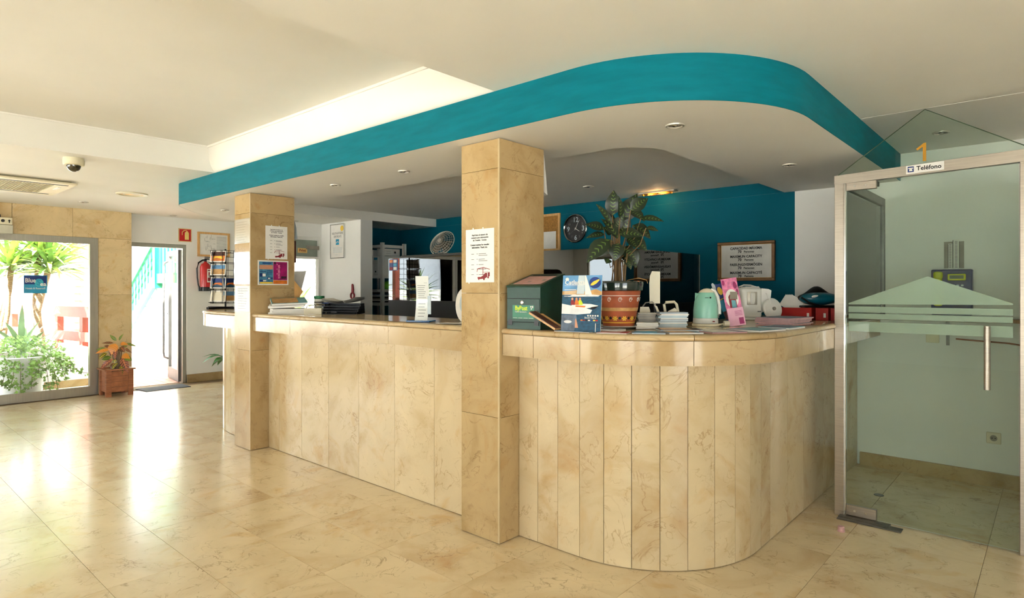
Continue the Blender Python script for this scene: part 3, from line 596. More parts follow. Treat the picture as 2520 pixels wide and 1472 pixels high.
# ================================================================== CEILING FITTINGS
def downlight(x, y, z, r, label, mat='lampoff'):
    t = thing('downlight', label, 'downlight', (x, y, z-.0005), group='recessed downlights')
    obj('ring', B().lathe([(r, 0), (r*.97, -.006), (r*.78, -.008), (r*.70, -.002), (r*.70, 0)], 28), 'lampring', t, smooth=SM)
    obj('reflector', B().lathe([(r*.70, -.002), (r*.45, -.0012), (0, -.001)], 24), mat, t); obj('bulb', B().ball((0, 0, -.004), r*.3, r*.3, .006, 14, 8), 'chrome', t, smooth=SM)
for x, y, z, r, l in [(-3.429, 2.722, 2.222, .042, 'small downlight under the soffit just left of the nearest column'), (-4.297, 2.723, 2.222, .042, 'small downlight under the soffit midway between the two columns'),
    (-1.441, 2.862, 2.222, .048, 'downlight under the curved soffit above the flower pot'), (-1.33, 4.281, 2.222, .046, 'downlight under the soffit beside the telephone booth'), (-3.19, 4.642, 2.325, .05, 'downlight in the dark inner ceiling above the wall clock'),
    (-.572, 4.911, 2.4285, .05, 'downlight seen through the glass gable of the booth'), (-8.703, 2.089, 2.43, .055, 'small downlight in the ceiling before the entrance window'), (-9.35, 3.313, 2.43, .055, 'small downlight in the ceiling above the open door'),
    (-6.552, 2.832, 2.222, .042, 'small downlight under the far left end of the soffit'), (-6.95, 3.85, 2.222, .04, 'small downlight near the glazed office door')]: downlight(x, y, z, r, l)
t = thing('round_vent', 'large round yellowed light fitting in the ceiling by the air conditioner', 'ceiling light', (-7.555, 2.263, 2.4295))
obj('rim', B().lathe([(.155, 0), (.150, -.012), (.125, -.016), (.115, -.004), (.115, 0)], 32), 'ac', t, smooth=SM); obj('lens', B().lathe([(.115, -.004), (.06, -.009), (0, -.011)], 28), pm('amber_lens', (232, 186, 104), .4), t, smooth=SM); obj('inner_ring', B().lathe([(.085, -.007), (.08, -.012), (.074, -.008)], 28), 'ac', t, smooth=SM)
t = thing('dome_camera', 'round ivory dome security camera on the ceiling', 'security camera', (-5.83, 1.335, 2.4295))
obj('base', B().lathe([(0, 0), (.070, 0), (.070, -.012), (.073, -.014), (.072, -.052), (.066, -.058), (0, -.058)], 30), 'ac', t, smooth=SM)
obj('dome', B().lathe([(.050*math.cos(a*PI/16), -.058-.050*math.sin(a*PI/16)) for a in range(9)], 26), pm('smoked_dome', (66, 56, 34), .08, 0, coat=.8), t, smooth=SM)
ac = thing('ceiling_air_conditioner', 'square ivory cassette air conditioner set in the ceiling', 'air conditioner', (-7.61, 1.21, 2.4295))
obj('panel', B().box(-.50, .50, -.45, .45, -.022, -.016).box(-.50, -.34, -.45, .45, -.032, -.022).box(.34, .50, -.45, .45, -.032, -.022).box(-.34, .34, -.45, -.34, -.032, -.022).box(-.34, .34, .30, .45, -.032, -.022), 'ac', ac); obj('casing', box(-.46, .46, -.41, .41, -.016, 0), 'acdark', ac)
for k in range(26): 
    if k == 0: gm = box(-.33, .33, -.009, .002, -.030, -.024).mesh('slat'); gm.materials.append(M['acdark'])
    obj('slat', gm, None, ac, (0, -.33+k*.0245, 0))
obj('air_slot', box(.37, .41, -.42, .40, -.0335, -.031), 'ink', ac); obj('air_slot', box(-.41, -.37, -.42, .40, -.0335, -.031), 'ink', ac); obj('indicator', B().rbox(.02, .22, .35, .38, -.036, -.031, .002, 1), 'plast', ac)
ht = thing('halogen_strip', 'lit orange halogen strip on the dark inner ceiling', 'light', (-2.86, 5.33, 2.3245))
obj('housing', B().rbox(-.19, .19, -.045, .045, -.014, 0, .004), 'lampring', ht); obj('diffuser', B().rbox(-.16, .14, -.022, .022, -.03, -.015, .006), glass('amber_cover', (1.0, .72, .35), 1.4), ht)
for x in (-.08, .06): obj('bulb', B().ball((x, 0, -.022), .03, .007, .005, 12, 8), 'glow', ht)
pl_ = bpy.data.lights.new('halogen', 'POINT'); pl_.energy = .6; pl_.color = (1, .6, .25); pl_.shadow_soft_size = .03; po = bpy.data.objects.new('halogen', pl_); C.objects.link(po); po.parent = ht; po.location = (0, 0, -.06)

# ================================================================== BACK WALL: clock, cork board, capacity sign, glass screen
ck = thing('wall_clock', 'round black wall clock with silver rim and numerals', 'clock', (-3.93, 5.499, 2.05))
RX = Matrix.Rotation(PI/2, 4, 'X')
obj('rim', B().lathe([(.150, 0), (.156, .012), (.156, .036), (.148, .042), (.140, .036), (.140, .02)], 40, RX), 'chrome', ck, smooth=SM)
obj('dial', B().cyl(.141, .010, .022, 40, RX), pm('black_dial', (30, 29, 30), .4), ck)
for s, a in (('12', 0), ('3', 3), ('6', 6), ('9', 9)): text(s, .075, math.sin(a*PI/6)*.098, math.cos(a*PI/6)*.098-.026, 'paperb', ck, y=-.0225, bold=.0008, name='numeral')
for a in (1, 2, 4, 5, 7, 8, 10, 11): text(str(a), .034, math.sin(a*PI/6)*.10, math.cos(a*PI/6)*.10-.012, 'grey', ck, y=-.0225, name='numeral')
def hand(a, L, w, m): 
    d = Vector((math.sin(a), math.cos(a))); p = Vector((d.y, -d.x)); q = [d*-L*.2+p*w, d*L+p*w*.5, d*L-p*w*.5, d*-L*.2-p*w]; obj('hand', B().slabxz([(v.x, v.y) for v in q], -.0265, -.0255), m, ck)
hand(math.radians(122), .062, .004, 'paper'); hand(math.radians(28), .095, .003, 'paper'); hand(math.radians(232), .095, .0012, 'grey')
cb = thing('cork_board', 'framed cork notice board partly hidden by the near column', 'notice board', (-4.44, 5.499, 2.03))
obj('frame', B().box(-.29, .29, -.02, 0, .185, .21).box(-.29, .29, -.02, 0, -.21, -.185).box(-.29, -.265, -.02, 0, -.185, .185).box(.265, .29, -.02, 0, -.185, .185), 'pine', cb); obj('cork', box(-.265, .265, -.008, 0, -.185, .185), 'cork', cb)
tag(obj('pinned_paper', B().box(-.12, .11, -.001, .001, -.18, .02), 'paper', None, (-4.32, 5.489, 2.02)), 'white printed sheet pinned low on the cork board', 'paper')
cp = thing('capacity_sign', 'dark gold framed capacity notice in four languages on the teal wall', 'framed sign', (-2.078, 5.499, 1.640))
obj('frame', B().rbox(-.255, .255, -.03, 0, .150, .176, .005).rbox(-.255, .255, -.03, 0, -.176, -.150, .005).rbox(-.255, -.228, -.03, 0, -.15, .15, .005).rbox(.228, .255, -.03, 0, -.15, .15, .005), 'gilt', cp)
obj('inner_line', B().box(-.228, .228, -.014, -.008, .147, .150).box(-.228, .228, -.014, -.008, -.150, -.147).box(-.228, -.225, -.014, -.008, -.147, .147).box(.225, .228, -.014, -.008, -.147, .147), 'gold', cp)
sh_ = obj('sheet', box(-.228, .228, -.010, 0, -.15, .15), pm('sign_sheet', (206, 204, 196), .4), cp)
for i, (a, n) in enumerate((('CAPACIDAD MÁXIMA', 'Personas'), ('MAXIMUN CAPACITY', 'Persons'), ('FASSUNGSVERMÖGEN', 'Personen'), ('MAXIMUN CAPACITÉ', 'Persons'))):
    z = .106-i*.073
    text(a, .031, .0, z, 'ink', sh_, y=-.0105, bold=.0009, width=.285); text('70', .034, -.055, z-.030, 'ink', sh_, y=-.0105, bold=.0010); text(n, .025, .028, z-.029, 'ink', sh_, y=-.0105, bold=.0007)
    if i < 3: obj('rule', rects([(-.08, .085, z-.040, z-.0385)], -.0105), 'grey', sh_)
# smoked glass screen round the inner desk
gs = thing('glass_screen', 'smoked glass screen around the inner cash desk', 'glass partition', (0, 0, 0))
obj('front_pane', box(-5.50, -2.526, 4.155, 4.165, 1.27, 1.722), 'darkglass', gs); obj('side_pane', box(-2.525, -2.515, 4.166, 5.495, 1.27, 1.715), 'darkglass', gs)
obj('lower_panel', box(-5.50, -2.526, 4.15, 4.17, 0, 1.27), 'blackm', gs); obj('lower_panel', box(-2.53, -2.51, 4.171, 5.495, 0, 1.27), 'blackm', gs)
obj('edge_strip', box(-2.528, -2.512, 5.484, 5.496, 1.27, 1.715), 'lampoff', gs); obj('edge_strip', box(-2.53, -2.512, 4.15, 4.17, 1.27, 1.72), 'lampoff', gs)
obj('card_sticker', B().slabxz([(-5.49, 1.59), (-5.34, 1.59), (-5.34, 1.715), (-5.49, 1.715)], 4.1535, 4.1545), 'navy', gs)
for k, m in enumerate(('redink', 'paper', 'navy', 'cyan', 'orange', 'paper')): x_, z_ = -5.48+.068*(k % 2), 1.598+.039*(k//2); obj('card_sticker', B().slabxz([(x_, z_), (x_+.055, z_), (x_+.055, z_+.031), (x_, z_+.031)], 4.1515, 4.1525), m, gs)
tag(obj('desk_top_board', B().rbox(-5.27, -3.9, 4.14, 4.56, 1.7225, 1.748, .003, 1), pm('dark_board', (52, 50, 42), .5), None), 'dark board lying on top of the glass screen under the fan', 'board')
fn = thing('desk_fan', 'round grey wire desk fan tilted back on the dark board', 'fan', (-4.80, 4.34, 1.7485), math.radians(12)); fn.scale = (1.2, 1.2, 1.2)
TF = Matrix.Translation((0, -.03, .10)) @ Matrix.Rotation(math.radians(62), 4, 'X')
obj('base', B().lathe([(0, 0), (.055, 0), (.055, .012), (.02, .022), (0, .022)], 20), 'lampoff', fn, smooth=SM); obj('neck', B().tube([(0, 0, .02), (0, .02, .06), (0, .01, .10)], .012, 8), 'lampoff', fn)
obj('motor', B().lathe([(0, -.09), (.025, -.09), (.035, -.07), (.035, -.02), (0, -.01)], 18, TF), 'lampoff', fn, smooth=SM)
cg = B()
for rr in (.03, .05, .07, .09, .105, .118): cg.lathe([(rr+.0016*math.cos(a), .045*(1-(rr/.12)**2)+.0016*math.sin(a)) for a in [k*PI/2 for k in range(5)]], 36, TF)
obj('guard_rings', cg, 'lampring', fn)
sp_ = B()
for k in range(24):
    a = k*PI/12; sp_.tube([tuple(TF @ Vector((q*math.cos(a), q*math.sin(a), .045*(1-(q/.12)**2)))) for q in (.02, .06, .09, .118)], .0011, 4)
obj('guard_spokes', sp_, 'lampring', fn)
obj('guard_rim', B().lathe([(.120+.004*math.cos(a), .004*math.sin(a)) for a in [k*PI/4 for k in range(9)]], 40, TF), 'lampring', fn, smooth=SM); obj('guard_mesh', B().lathe([(.118, 0), (.09, .018), (.05, .036), (0, .044)], 32, TF), 'fan', fn, smooth=SM)
for k in range(3):
    a = k*2*PI/3; q = Matrix.Rotation(a, 4, 'Z'); obj('blade', B().add([tuple(TF @ q @ Vector(v)) for v in ((.015, -.01, 0), (.06, -.045, .008), (.10, -.03, .01), (.105, .02, -.004), (.05, .03, -.008), (.015, .012, -.002))], [(0, 1, 2, 3, 4, 5)]), 'lampoff', fn)
obj('hub', B().lathe([(0, .05), (.018, .048), (.02, .03), (0, .028)], 16, TF), 'lampring', fn)
# office chair back behind the glass
oc = thing('office_chair', 'black high backed office chair standing behind the nearest column', 'chair', (-3.90, 3.60, 0), math.radians(-50))
obj('backrest', B().rbox(-.24, .24, .20, .27, .62, 1.58, .05, 3), 'black', oc, smooth=SM); obj('seat', B().rbox(-.26, .26, -.26, .24, .44, .53, .04, 3), 'black', oc, smooth=SM); obj('gas_lift', B().cyl(.03, .08, .45, 14), 'darksteel', oc)
for k in range(5): obj('base_arm', B().tube([(0, 0, .08), (.28*math.cos(k*2*PI/5), .28*math.sin(k*2*PI/5), .05)], .02, 6), 'black', oc); obj('castor', B().ball((.28*math.cos(k*2*PI/5), .28*math.sin(k*2*PI/5), .026), .026, .026, .026, 10, 8), 'black', oc)
mo = thing('inner_desk', 'black cash desk behind the smoked glass', 'desk', (-4.4, 4.52, 0)); obj('top', box(-.9, 1.38, -.31, .10, .72, .76), 'black', mo)
for x in (-.86, 1.34): obj('leg', box(x-.03, x+.03, -.29, .08, 0, .72), 'black', mo)

# ================================================================== OFFICE CORNER: certificate, opener, shelving
ce = thing('health_certificate', 'silver framed health and hygiene certificate on the short white wall', 'certificate', (-6.715, 4.299, 1.985))
obj('frame', B().box(-.155, .155, -.02, 0, .205, .215).box(-.155, .155, -.02, 0, -.215, -.205).box(-.155, -.147, -.02, 0, -.205, .205).box(.147, .155, -.02, 0, -.205, .205), 'chrome', ce)
cs = obj('sheet', box(-.147, .147, -.012, 0, -.205, .205), 'paper', ce)
text('HEALTH & HYGIENE', .040, 0, .085, 'grey', cs, y=-.0125, width=.24); text('CERTIFICATE', .040, 0, .045, 'grey', cs, y=-.0125, width=.17)
obj('emblem', B().slabxz([(-.035, -.045), (.035, -.045), (.035, .025), (-.035, .025)], -.0132, -.0125), 'cyan', cs); obj('emblem', B().slabxz([(-.03, -.03), (0, -.012), (.03, -.02), (.03, -.01), (0, .0), (-.03, -.015)], -.0140, -.0135), 'paper', cs)
obj('seal', B().slabxz(ell(.10, .155, .035, .035), -.0132, -.0125), 'yellow', cs); obj('print_lines', rects([(-.10, .10, -.085-.014*k, -.081-.014*k) for k in range(5)]+[(-.06, .0, -.17, -.167)], -.0125), 'paperb', cs)
ro_ = thing('bottle_opener', 'red ring handled opener hanging on the white wall', 'opener', (-6.396, 4.299, 1.36))
obj('handle', B().slabxz([(-.014, -.02), (.020, -.02), (.026, .02), (.012, .085), (.0, .092), (-.012, .08), (-.012, .03)], -.016, -.002), 'redink', ro_); obj('ring', B().lathe([(.036+.010*math.cos(a), .010*math.sin(a)) for a in [k*PI/4 for k in range(9)]], 24, Matrix.Translation((.002, -.010, -.052)) @ RX), 'redink', ro_, smooth=SM)
su = thing('shelving_unit', 'white metal shelving unit full of box files in the teal corner', 'shelf', (-6.99, 4.73, 0))
for x in (0, .55):
    for y in (0, .35): obj('upright', B().box(x, x+.04, y, y+.004, 0, 1.98).box(x if x == 0 else x+.036, x+.004 if x == 0 else x+.04, y, y+.04, 0, 1.98), 'plast', su)
for z in (.10, .66, 1.205, 1.555, 1.945): obj('shelf_board', B().box(.004, .586, .005, .36, z, z+.008).box(.004, .586, .0045, .012, z-.03, z).box(.58, .586, .012, .36, z-.03, z), 'plast', su)
def boxfile(x, y, z, dx, dy, dz, lab, face='front'):
    t = thing('box_file', lab, 'box file', (x, y, z), 0, 'box files on the shelving'); obj('case', B().rbox(0, dx, 0, dy, 0, dz, .003, 1), 'plast', t)
    if face == 'front':
        obj('label_strip', box(.012, dx-.012, -.001, .0, dz*.82, dz*.93), 'cyan', t); obj('finger_hole', B().cyl(.012, 0, .002, 14, Matrix.Translation((dx/2, 0, dz*.2)) @ RX), 'ink', t); obj('print_lines', B().box(.02, dx-.02, -.001, 0, dz*.6, dz*.605).box(.02, dx-.02, -.001, 0, dz*.5, dz*.505), 'grey', t)
    else:
        obj('finger_hole', B().cyl(.014, 0, .002, 14, Matrix.Translation((dx, dy*.68, dz/2)) @ Matrix.Rotation(PI/2, 4, 'Y')), 'ink', t); obj('print_lines', B().box(dx, dx+.001, .03, .10, dz*.3, dz*.33).box(dx, dx+.001, .03, .10, dz*.6, dz*.63), 'grey', t)
for k, x in enumerate((-6.94, -6.835, -6.73, -6.625)): boxfile(x, 4.76, 1.564, .098, .28, .245, ['white box file standing at the far left of the upper shelf', 'second white box file from the left on the upper shelf', 'third white box file from the left on the upper shelf', 'white box file standing against the white carton'][k])
tag(obj('storage_carton', B().rbox(0, .095, 0, .29, 0, .25, .003, 1), 'plast', None, (-6.523, 4.778, 1.564)), 'plain white carton at the end of the upper shelf', 'carton')
boxfile(-6.565, 4.78, 1.8155, .145, .25, .09, 'white box file lying flat on the white carton', 'side'); boxfile(-6.90, 4.77, 1.8105, .2, .25, .09, 'white box file lying flat across the standing files', 'front')
rng = random.Random(5)
for k in range(9):
    tag(obj('folder', B().rbox(-.22, .2, -.14, .14, 0, .018, .002, 1), ['black', 'paper', 'khaki', 'black', 'paper', 'lilac', 'black', 'paper', 'paper'][k], None, (-6.70+rng.uniform(-.02, .02), 4.91+rng.uniform(-.01, .01), 1.2145+k*.0188), rng.uniform(-.12, .12)), ['bottom', 'second', 'third', 'fourth', 'fifth', 'sixth', 'seventh', 'eighth', 'topmost'][k]+' folder of the untidy pile on the middle shelf', 'folder', 'folders on the middle shelf')
tag(obj('plastic_bag', B().ball((0, 0, .05), .10, .08, .055, 14, 8), pm('lime_bag', (120, 200, 60), .4), None, (-6.50, 4.90, 1.385), smooth=SM), 'crumpled lime green bag on top of the folders', 'bag')
for k in range(5): tag(obj('paper_ream', B().rbox(-.25, .25, -.15, .15, 0, .05, .003, 1), 'paper', None, (-6.70, 4.91, .6685+k*.0505), rng.uniform(-.06, .06)), ['bottom', 'second', 'middle', 'fourth', 'topmost'][k]+' ream of white paper on the low shelf', 'paper', 'paper reams on the low shelf')
# ================================================================== WHITE WALL BY THE DOOR
es = thing('extinguisher_sign', 'red square fire extinguisher sign above the door', 'sign', (-9.619, 3.575, 2.18), PI/2)
obj('plate', B().box(-.092, .092, -.003, 0, -.098, .098), pm('sign_border', (222, 190, 130), .5), es); pr = obj('red_field', rects([(-.080, .080, -.086, .086)], -.0032), 'red', es)
obj('pictogram', B().slabxz([(-.005, -.066), (.052, -.066), (.052, .03), (.045, .045), (.035, .05), (.035, .065), (.02, .065), (.012, .05), (.002, .045), (-.005, .03)], -.0050, -.0042).slabxz([(-.045, .00), (-.036, .00), (-.036, .04), (-.015, .062), (.02, .068), (.02, .077), (-.018, .072), (-.045, .045)], -.0050, -.0042), pm('sign_cream', (240, 214, 130), .5), es)
ep = thing('evacuation_plan', 'pine framed evacuation plan on the white wall', 'framed plan', (-9.619, 3.985, 2.06), PI/2)
obj('frame', B().rbox(-.24, .24, -.02, 0, .155, .185, .003, 1).rbox(-.24, .24, -.02, 0, -.185, -.155, .003, 1).rbox(-.24, -.205, -.02, 0, -.155, .155, .003, 1).rbox(.205, .24, -.02, 0, -.155, .155, .003, 1), 'pine', ep)
eps = obj('sheet', box(-.205, .205, -.010, 0, -.155, .155), 'paper', ep)
ll = [(.04, .19, .12-.018*k, .124-.018*k) for k in range(14)]
for k in range(26): a_ = rng.uniform(-.14, .0); c_ = rng.uniform(-.1, .1); L_ = rng.uniform(.02, .06); ll.append((a_, a_+L_, c_, c_+.003) if k % 2 else (a_, a_+.003, c_, c_+L_))
obj('print_lines', rects(ll, -.0105), 'grey', eps)
fe = thing('fire_extinguisher', 'red fire extinguisher with a black hose hung on the white wall', 'fire extinguisher', (-9.53, 3.83, 1.355), PI/2)
obj('cylinder', B().lathe([(0, .02), (.072, .02), (.075, .04), (.075, .36), (.06, .40), (.025, .425), (.02, .44), (0, .44)], 26), 'red', fe, smooth=SM); obj('foot_ring', B().lathe([(0, 0), (.078, 0), (.080, .012), (.080, .055), (.076, .06)], 26), 'black', fe, smooth=SM)
obj('valve', B().cyl(.018, .44, .47, 12).rbox(-.012, .055, -.012, .012, .47, .49, .004).rbox(-.012, .065, -.009, .009, .50, .512, .004), 'black', fe); obj('hose', B().tube([(-.01, 0, .465), (-.05, -.02, .46), (-.11, -.03, .42), (-.135, -.03, .33), (-.13, -.03, .2), (-.115, -.03, .09), (-.10, -.03, .05)], .012, 8), 'black', fe, smooth=SM); obj('nozzle', B().tube([(-.105, -.03, .07), (-.098, -.03, .0)], .017, 8), 'black', fe)
obj('label', B().lathe([(.0755, .13), (.0755, .33)], 10, None, math.radians(-95), math.radians(-20)), 'paper', fe); obj('print_lines', B().lathe([(.0762, .30), (.0762, .315)], 10, None, math.radians(-88), math.radians(-28)).lathe([(.0762, .15), (.0762, .20)], 10, None, math.radians(-88), math.radians(-28)).lathe([(.0762, .235), (.0762, .28)], 10, None, math.radians(-80), math.radians(-55)), 'redink', fe)
obj('wall_bracket', box(-.02, .02, .070, .088, .30, .36), 'black', fe)
do_ = thing('door_operator', 'ivory automatic door operator box above the entrance window', 'door operator', (-9.469, 1.10, 2.05), PI/2)
obj('cover', B().rbox(-.9, .438, -.11, 0, 0, .105, .004, 1), pm('operator_grey', (196, 192, 172), .4), do_); obj('upper_cover', B().rbox(-.9, .43, -.12, 0, .108, .19, .004, 1), 'ac', do_); obj('key_switch', B().cyl(.018, .12, .126, 14, Matrix.Translation((.34, 0, .15)) @ RX).cyl(.010, .12, .126, 12, Matrix.Translation((.40, 0, .155)) @ RX).box(.396, .404, -.126, -.12, .128, .155), 'ink', do_); obj('sensor', B().rbox(.28, .33, -.06, 0, .192, .23, .004, 1), 'black', do_)
stk = bpy.data.objects.new('sticker', None); C.objects.link(stk); stk.parent = wf; stk.location = (-9.527, 1.785, 1.447); stk.rotation_euler[2] = PI/2
stk['label'] = 'blue hotel sticker on the glass'
obj('backing', B().slabxz([(-.118, -.112), (.118, -.112), (.118, .112), (-.118, .112)], -.002, 0), 'cyan', stk); obj('dark_field', rects([(-.112, .112, .0, .106)], -.0022), 'navy', stk); obj('lower_field', rects([(-.112, .112, -.106, .0)], -.0022), 'cyan', stk)
obj('wave', B().slabxz(ell(.035, .02, .045, .05), -.0036, -.003), pm('sticker_aqua', (60, 180, 200), .4), stk)
text('Blue', .075, -.106, .024, 'paper', stk, y=-.0042, align='LEFT', bold=.0015, width=.105); text('ea', .072, .045, -.02, 'paper', stk, y=-.0050, align='LEFT', bold=.0015, width=.062); text('S', .105, .008, -.012, 'cyan', stk, y=-.0044, align='LEFT', bold=.003); text('Hotels & Resorts®', .034, 0, -.062, 'paper', stk, y=-.0042, width=.20)
mt = thing('door_mat', 'flat grey door mat before the open terrace door', 'door mat', (-9.35, 3.19, .0005)); obj('pad', B().prism([(-.16, -.30), (.16, -.27), (.16, .30), (-.16, .30)], 0, .008), 'mat', mt); obj('edge_strip', B().prism([(.16, -.27), (.175, -.27), (.175, .30), (.16, .30)], 0, .006), 'black', mt)

# ================================================================== COLUMN NOTICES
def bus_notice(parent_label, loc, rz, w_, h_):
    t = thing('bus_notice', parent_label, 'notice', loc, rz); sht = obj('sheet', box(-w_/2, w_/2, -.001, 0, -h_/2, h_/2), 'paper', t); k = w_/.22
    for i, s in enumerate(('Aquí tiene el número de', 'contacto para información', 'de Transfer.  Gracias')): text(s, .0125*k, 0, h_/2-.037*k-i*.0145*k, 'ink', sht, y=-.0013, bold=.0003)
    for i, s in enumerate(('Contact number for transfer', 'information. Thank you.')): text(s, .0125*k, 0, h_/2-.092*k-i*.0145*k, 'ink', sht, y=-.0013, bold=.0004)
    L = []
    for i, z in enumerate((.14, .17, .20, .225, .255)): 
        zz = h_/2-z*k; L += [(-.065*k, -.045*k, zz, zz+.003*k), (-.022*k, -.016*k, zz, zz+.004*k), (-.008*k, .05*k-.01*(i % 3)*k, zz, zz+.003*k)]
        if i < 2: L.append((-.008*k, .06*k, zz-.009*k, zz-.006*k))
    obj('print_lines', rects(L, -.0013), 'grey', sht)
    bx, bz = .03*k, -h_/2+.018*k; q = lambda pts: [(bx+x*k, bz+z*k) for x, z in pts]
    obj('bus_drawing', B().slabxz(q([(-.045, .003), (-.02, .0), (.01, .004), (.028, .010), (.028, .034), (.012, .034), (.0, .022), (-.02, .012), (-.045, .012)]), -.002, -.0013).slabxz(q([(.034, .012), (.048, .016), (.048, .036), (.034, .036)]), -.002, -.0013).slabxz(q([(-.05, .040), (-.042, .056), (.0, .062), (.048, .052), (.048, .055), (.0, .066), (-.044, .060), (-.053, .042)]), -.002, -.0013).slabxz(q([(-.006, .022), (-.002, .022), (-.002, .062), (-.006, .062)]), -.002, -.0013).slabxz(q([(-.002, .037), (.048, .037), (.048, .039), (-.002, .039)]), -.002, -.0013).slabxz(q(ell(-.036, .0, .005, .005, 10)), -.0022, -.0015).slabxz(q(ell(.004, .001, .007, .007, 10)), -.0022, -.0015).slabxz(q(ell(.036, .009, .006, .006, 10)), -.0022, -.0015), 'redink', sht)
    obj('tape', rects([(-w_*.25, -w_*.21, h_/2-.004, h_/2+.008), (w_*.1, w_*.14, h_/2-.004, h_/2+.008), (-w_*.4, -w_*.36, -h_/2-.007, -h_/2+.004)], -.0013), 'plast', sht)
bus_notice('white transfer notice with a red bus taped to the nearest column', (-2.424, 2.4595, 1.582), 0, .222, .300)
bus_notice('white transfer notice with a red bus on the farther column', (-5.1845, 2.692, 1.803), PI/2, .205, .292)
sp2 = thing('spa_poster', 'blue and magenta offer poster on the farther column', 'poster', (-5.1845, 2.662, 1.535), PI/2)
ps = obj('sheet', box(-.142, .142, -.001, 0, -.108, .108), 'paper', sp2)
obj('blue_half', rects([(-.130, -.003, -.098, .097)], -.0013), pm('poster_blue', (70, 130, 160), .4, var=.2, scale=30), ps); obj('magenta_half', rects([(-.001, .130, -.064, .097)], -.0013), 'magenta', ps); obj('orange_band', rects([(-.001, .130, -.098, -.066)], -.0013), 'orange', ps); obj('yellow_band', rects([(-.125, -.006, -.096, -.082)], -.002), 'yellow', ps)
obj('photo', rects([(-.126, -.006, .030, .068)], -.002), 'skin', ps); obj('dark_field', rects([(-.126, -.070, -.035, -.005), (-.126, -.064, -.078, -.062), (-.06, -.006, -.056, -.042)], -.002), 'navy', ps); [obj('white_field', rects([q], -.0028), 'paper', ps) for q in ((-.10, -.072, -.033, -.008), (-.095, -.066, -.076, -.064), (-.05, -.03, -.056, -.045))]
obj('print_lines', rects([(-.10, -.02, .078, .088), (-.124, -.068, .008, .014), (-.06, -.01, .014, .018), (-.06, -.01, .0, .004), (-.06, -.01, -.014, -.010)], -.002), 'navy', ps); obj('white_print', rects([(.03+.012*(k % 3), .04+.012*(k % 3), .07-.014*k, .08-.014*k) for k in range(9)]+[(.045, .06, -.05, .07)], -.002), 'pink', ps); obj('dark_mark', rects([(.007, .022, .078, .094), (.075, .088, -.052, -.03), (.092, .105, -.052, -.03), (.108, .122, -.05, -.03)], -.0028), 'ink', ps)
for i, (z0, z1, l) in enumerate(((1.79, 2.005, 'upper clear sleeve of typed paper on the farther column front'), (1.435, 1.715, 'crumpled clear middle sleeve of paper on the farther column front'), (1.19, 1.425, 'lower clear sleeve of listed paper above the counter on the farther column'))):
    t = thing('paper_sleeve', l, 'paper sleeve', (-5.335, 2.4545, z0), 0); h = z1-z0; r2 = random.Random(i)
    obj('sheet', box(-.135, .145, -.001, 0, .005, h-.005), 'paper', t)
    L = []
    for k in range(int(h/.022)): 
        z = h-.03-k*.022
        if (i == 0) or (i == 1 and k % 3 == 0) or (i == 2): L.append((-.11 if i < 2 else -.08, r2.uniform(.02, .11), z, z+.0035))
    if i == 2: L += [(-.08+.03*k, -.078+.03*k, .03, h-.03) for k in range(6)]
    obj('print_lines', rects(L, -.0013), 'grey', t)
    b = B(); nx, nz_ = 10, 10
    vv = [(-.142+.295*a/nx, -.004-(.006*abs(math.sin(a*1.7+c*.9+i))*(1 if i else .4)), h*c/nz_) for c in range(nz_+1) for a in range(nx+1)]
    b.add(vv, [(c*(nx+1)+a, c*(nx+1)+a+1, (c+1)*(nx+1)+a+1, (c+1)*(nx+1)+a) for c in range(nz_) for a in range(nx)]); obj('plastic', b, 'plasticfilm', t, smooth=1.0)
tag(obj('hanging_paper', B().add([(0, 0, 0), (.30, 0, 0), (.30, .0, -.22), (0, .0, -.22), (0, .035, -.235), (.30, .035, -.235), (0, .003, 0), (.30, .003, 0)], [(0, 1, 2, 3), (3, 2, 5, 4), (6, 4, 5, 7)]), 'paper', None, (-2.574, 2.847, 2.19)), 'white sheet hung on the back of the nearest column', 'paper')
t = thing('wall_file', 'grey wall pocket stuffed with papers behind the farther column', 'paper holder', (-5.33, 2.864, 1.25)); obj('pocket', B().add([(-.13, 0, 0), (.14, 0, 0), (-.13, .09, .12), (.14, .09, .12), (-.13, 0, .22), (.14, 0, .22)], [(0, 1, 3, 2), (0, 2, 4), (1, 5, 3)]), 'pine', t); 
for k in range(4): obj('paper_sheet', B().add([(-.12, .01+.012*k, .03), (.135, .01+.012*k, .03), (.135, .05+.025*k, .22+.03*k), (-.12, .05+.025*k, .22+.03*k), (-.12, .012+.012*k, .03), (.135, .012+.012*k, .03)], [(0, 1, 2, 3), (4, 5, 2, 3)]), 'paper', t)
tag(obj('dark_pamphlet', B().rbox(-.12, .14, 0, .02, 0, .20, .003, 1), 'dusk', None, (-5.33, 2.864, 1.63)), 'dark pamphlet pinned to the back of the farther column', 'pamphlet'); tag(obj('curled_sheet', B().add([(-.12, 0, .17), (.14, 0, .17), (.14, .02, .10), (-.12, .02, .10), (.14, .03, 0), (-.12, .03, 0)], [(0, 1, 2, 3), (3, 2, 4, 5)]), 'paperb', None, (-5.33, 2.866, 1.85)), 'curled grey sheet high on the back of the farther column', 'paper')
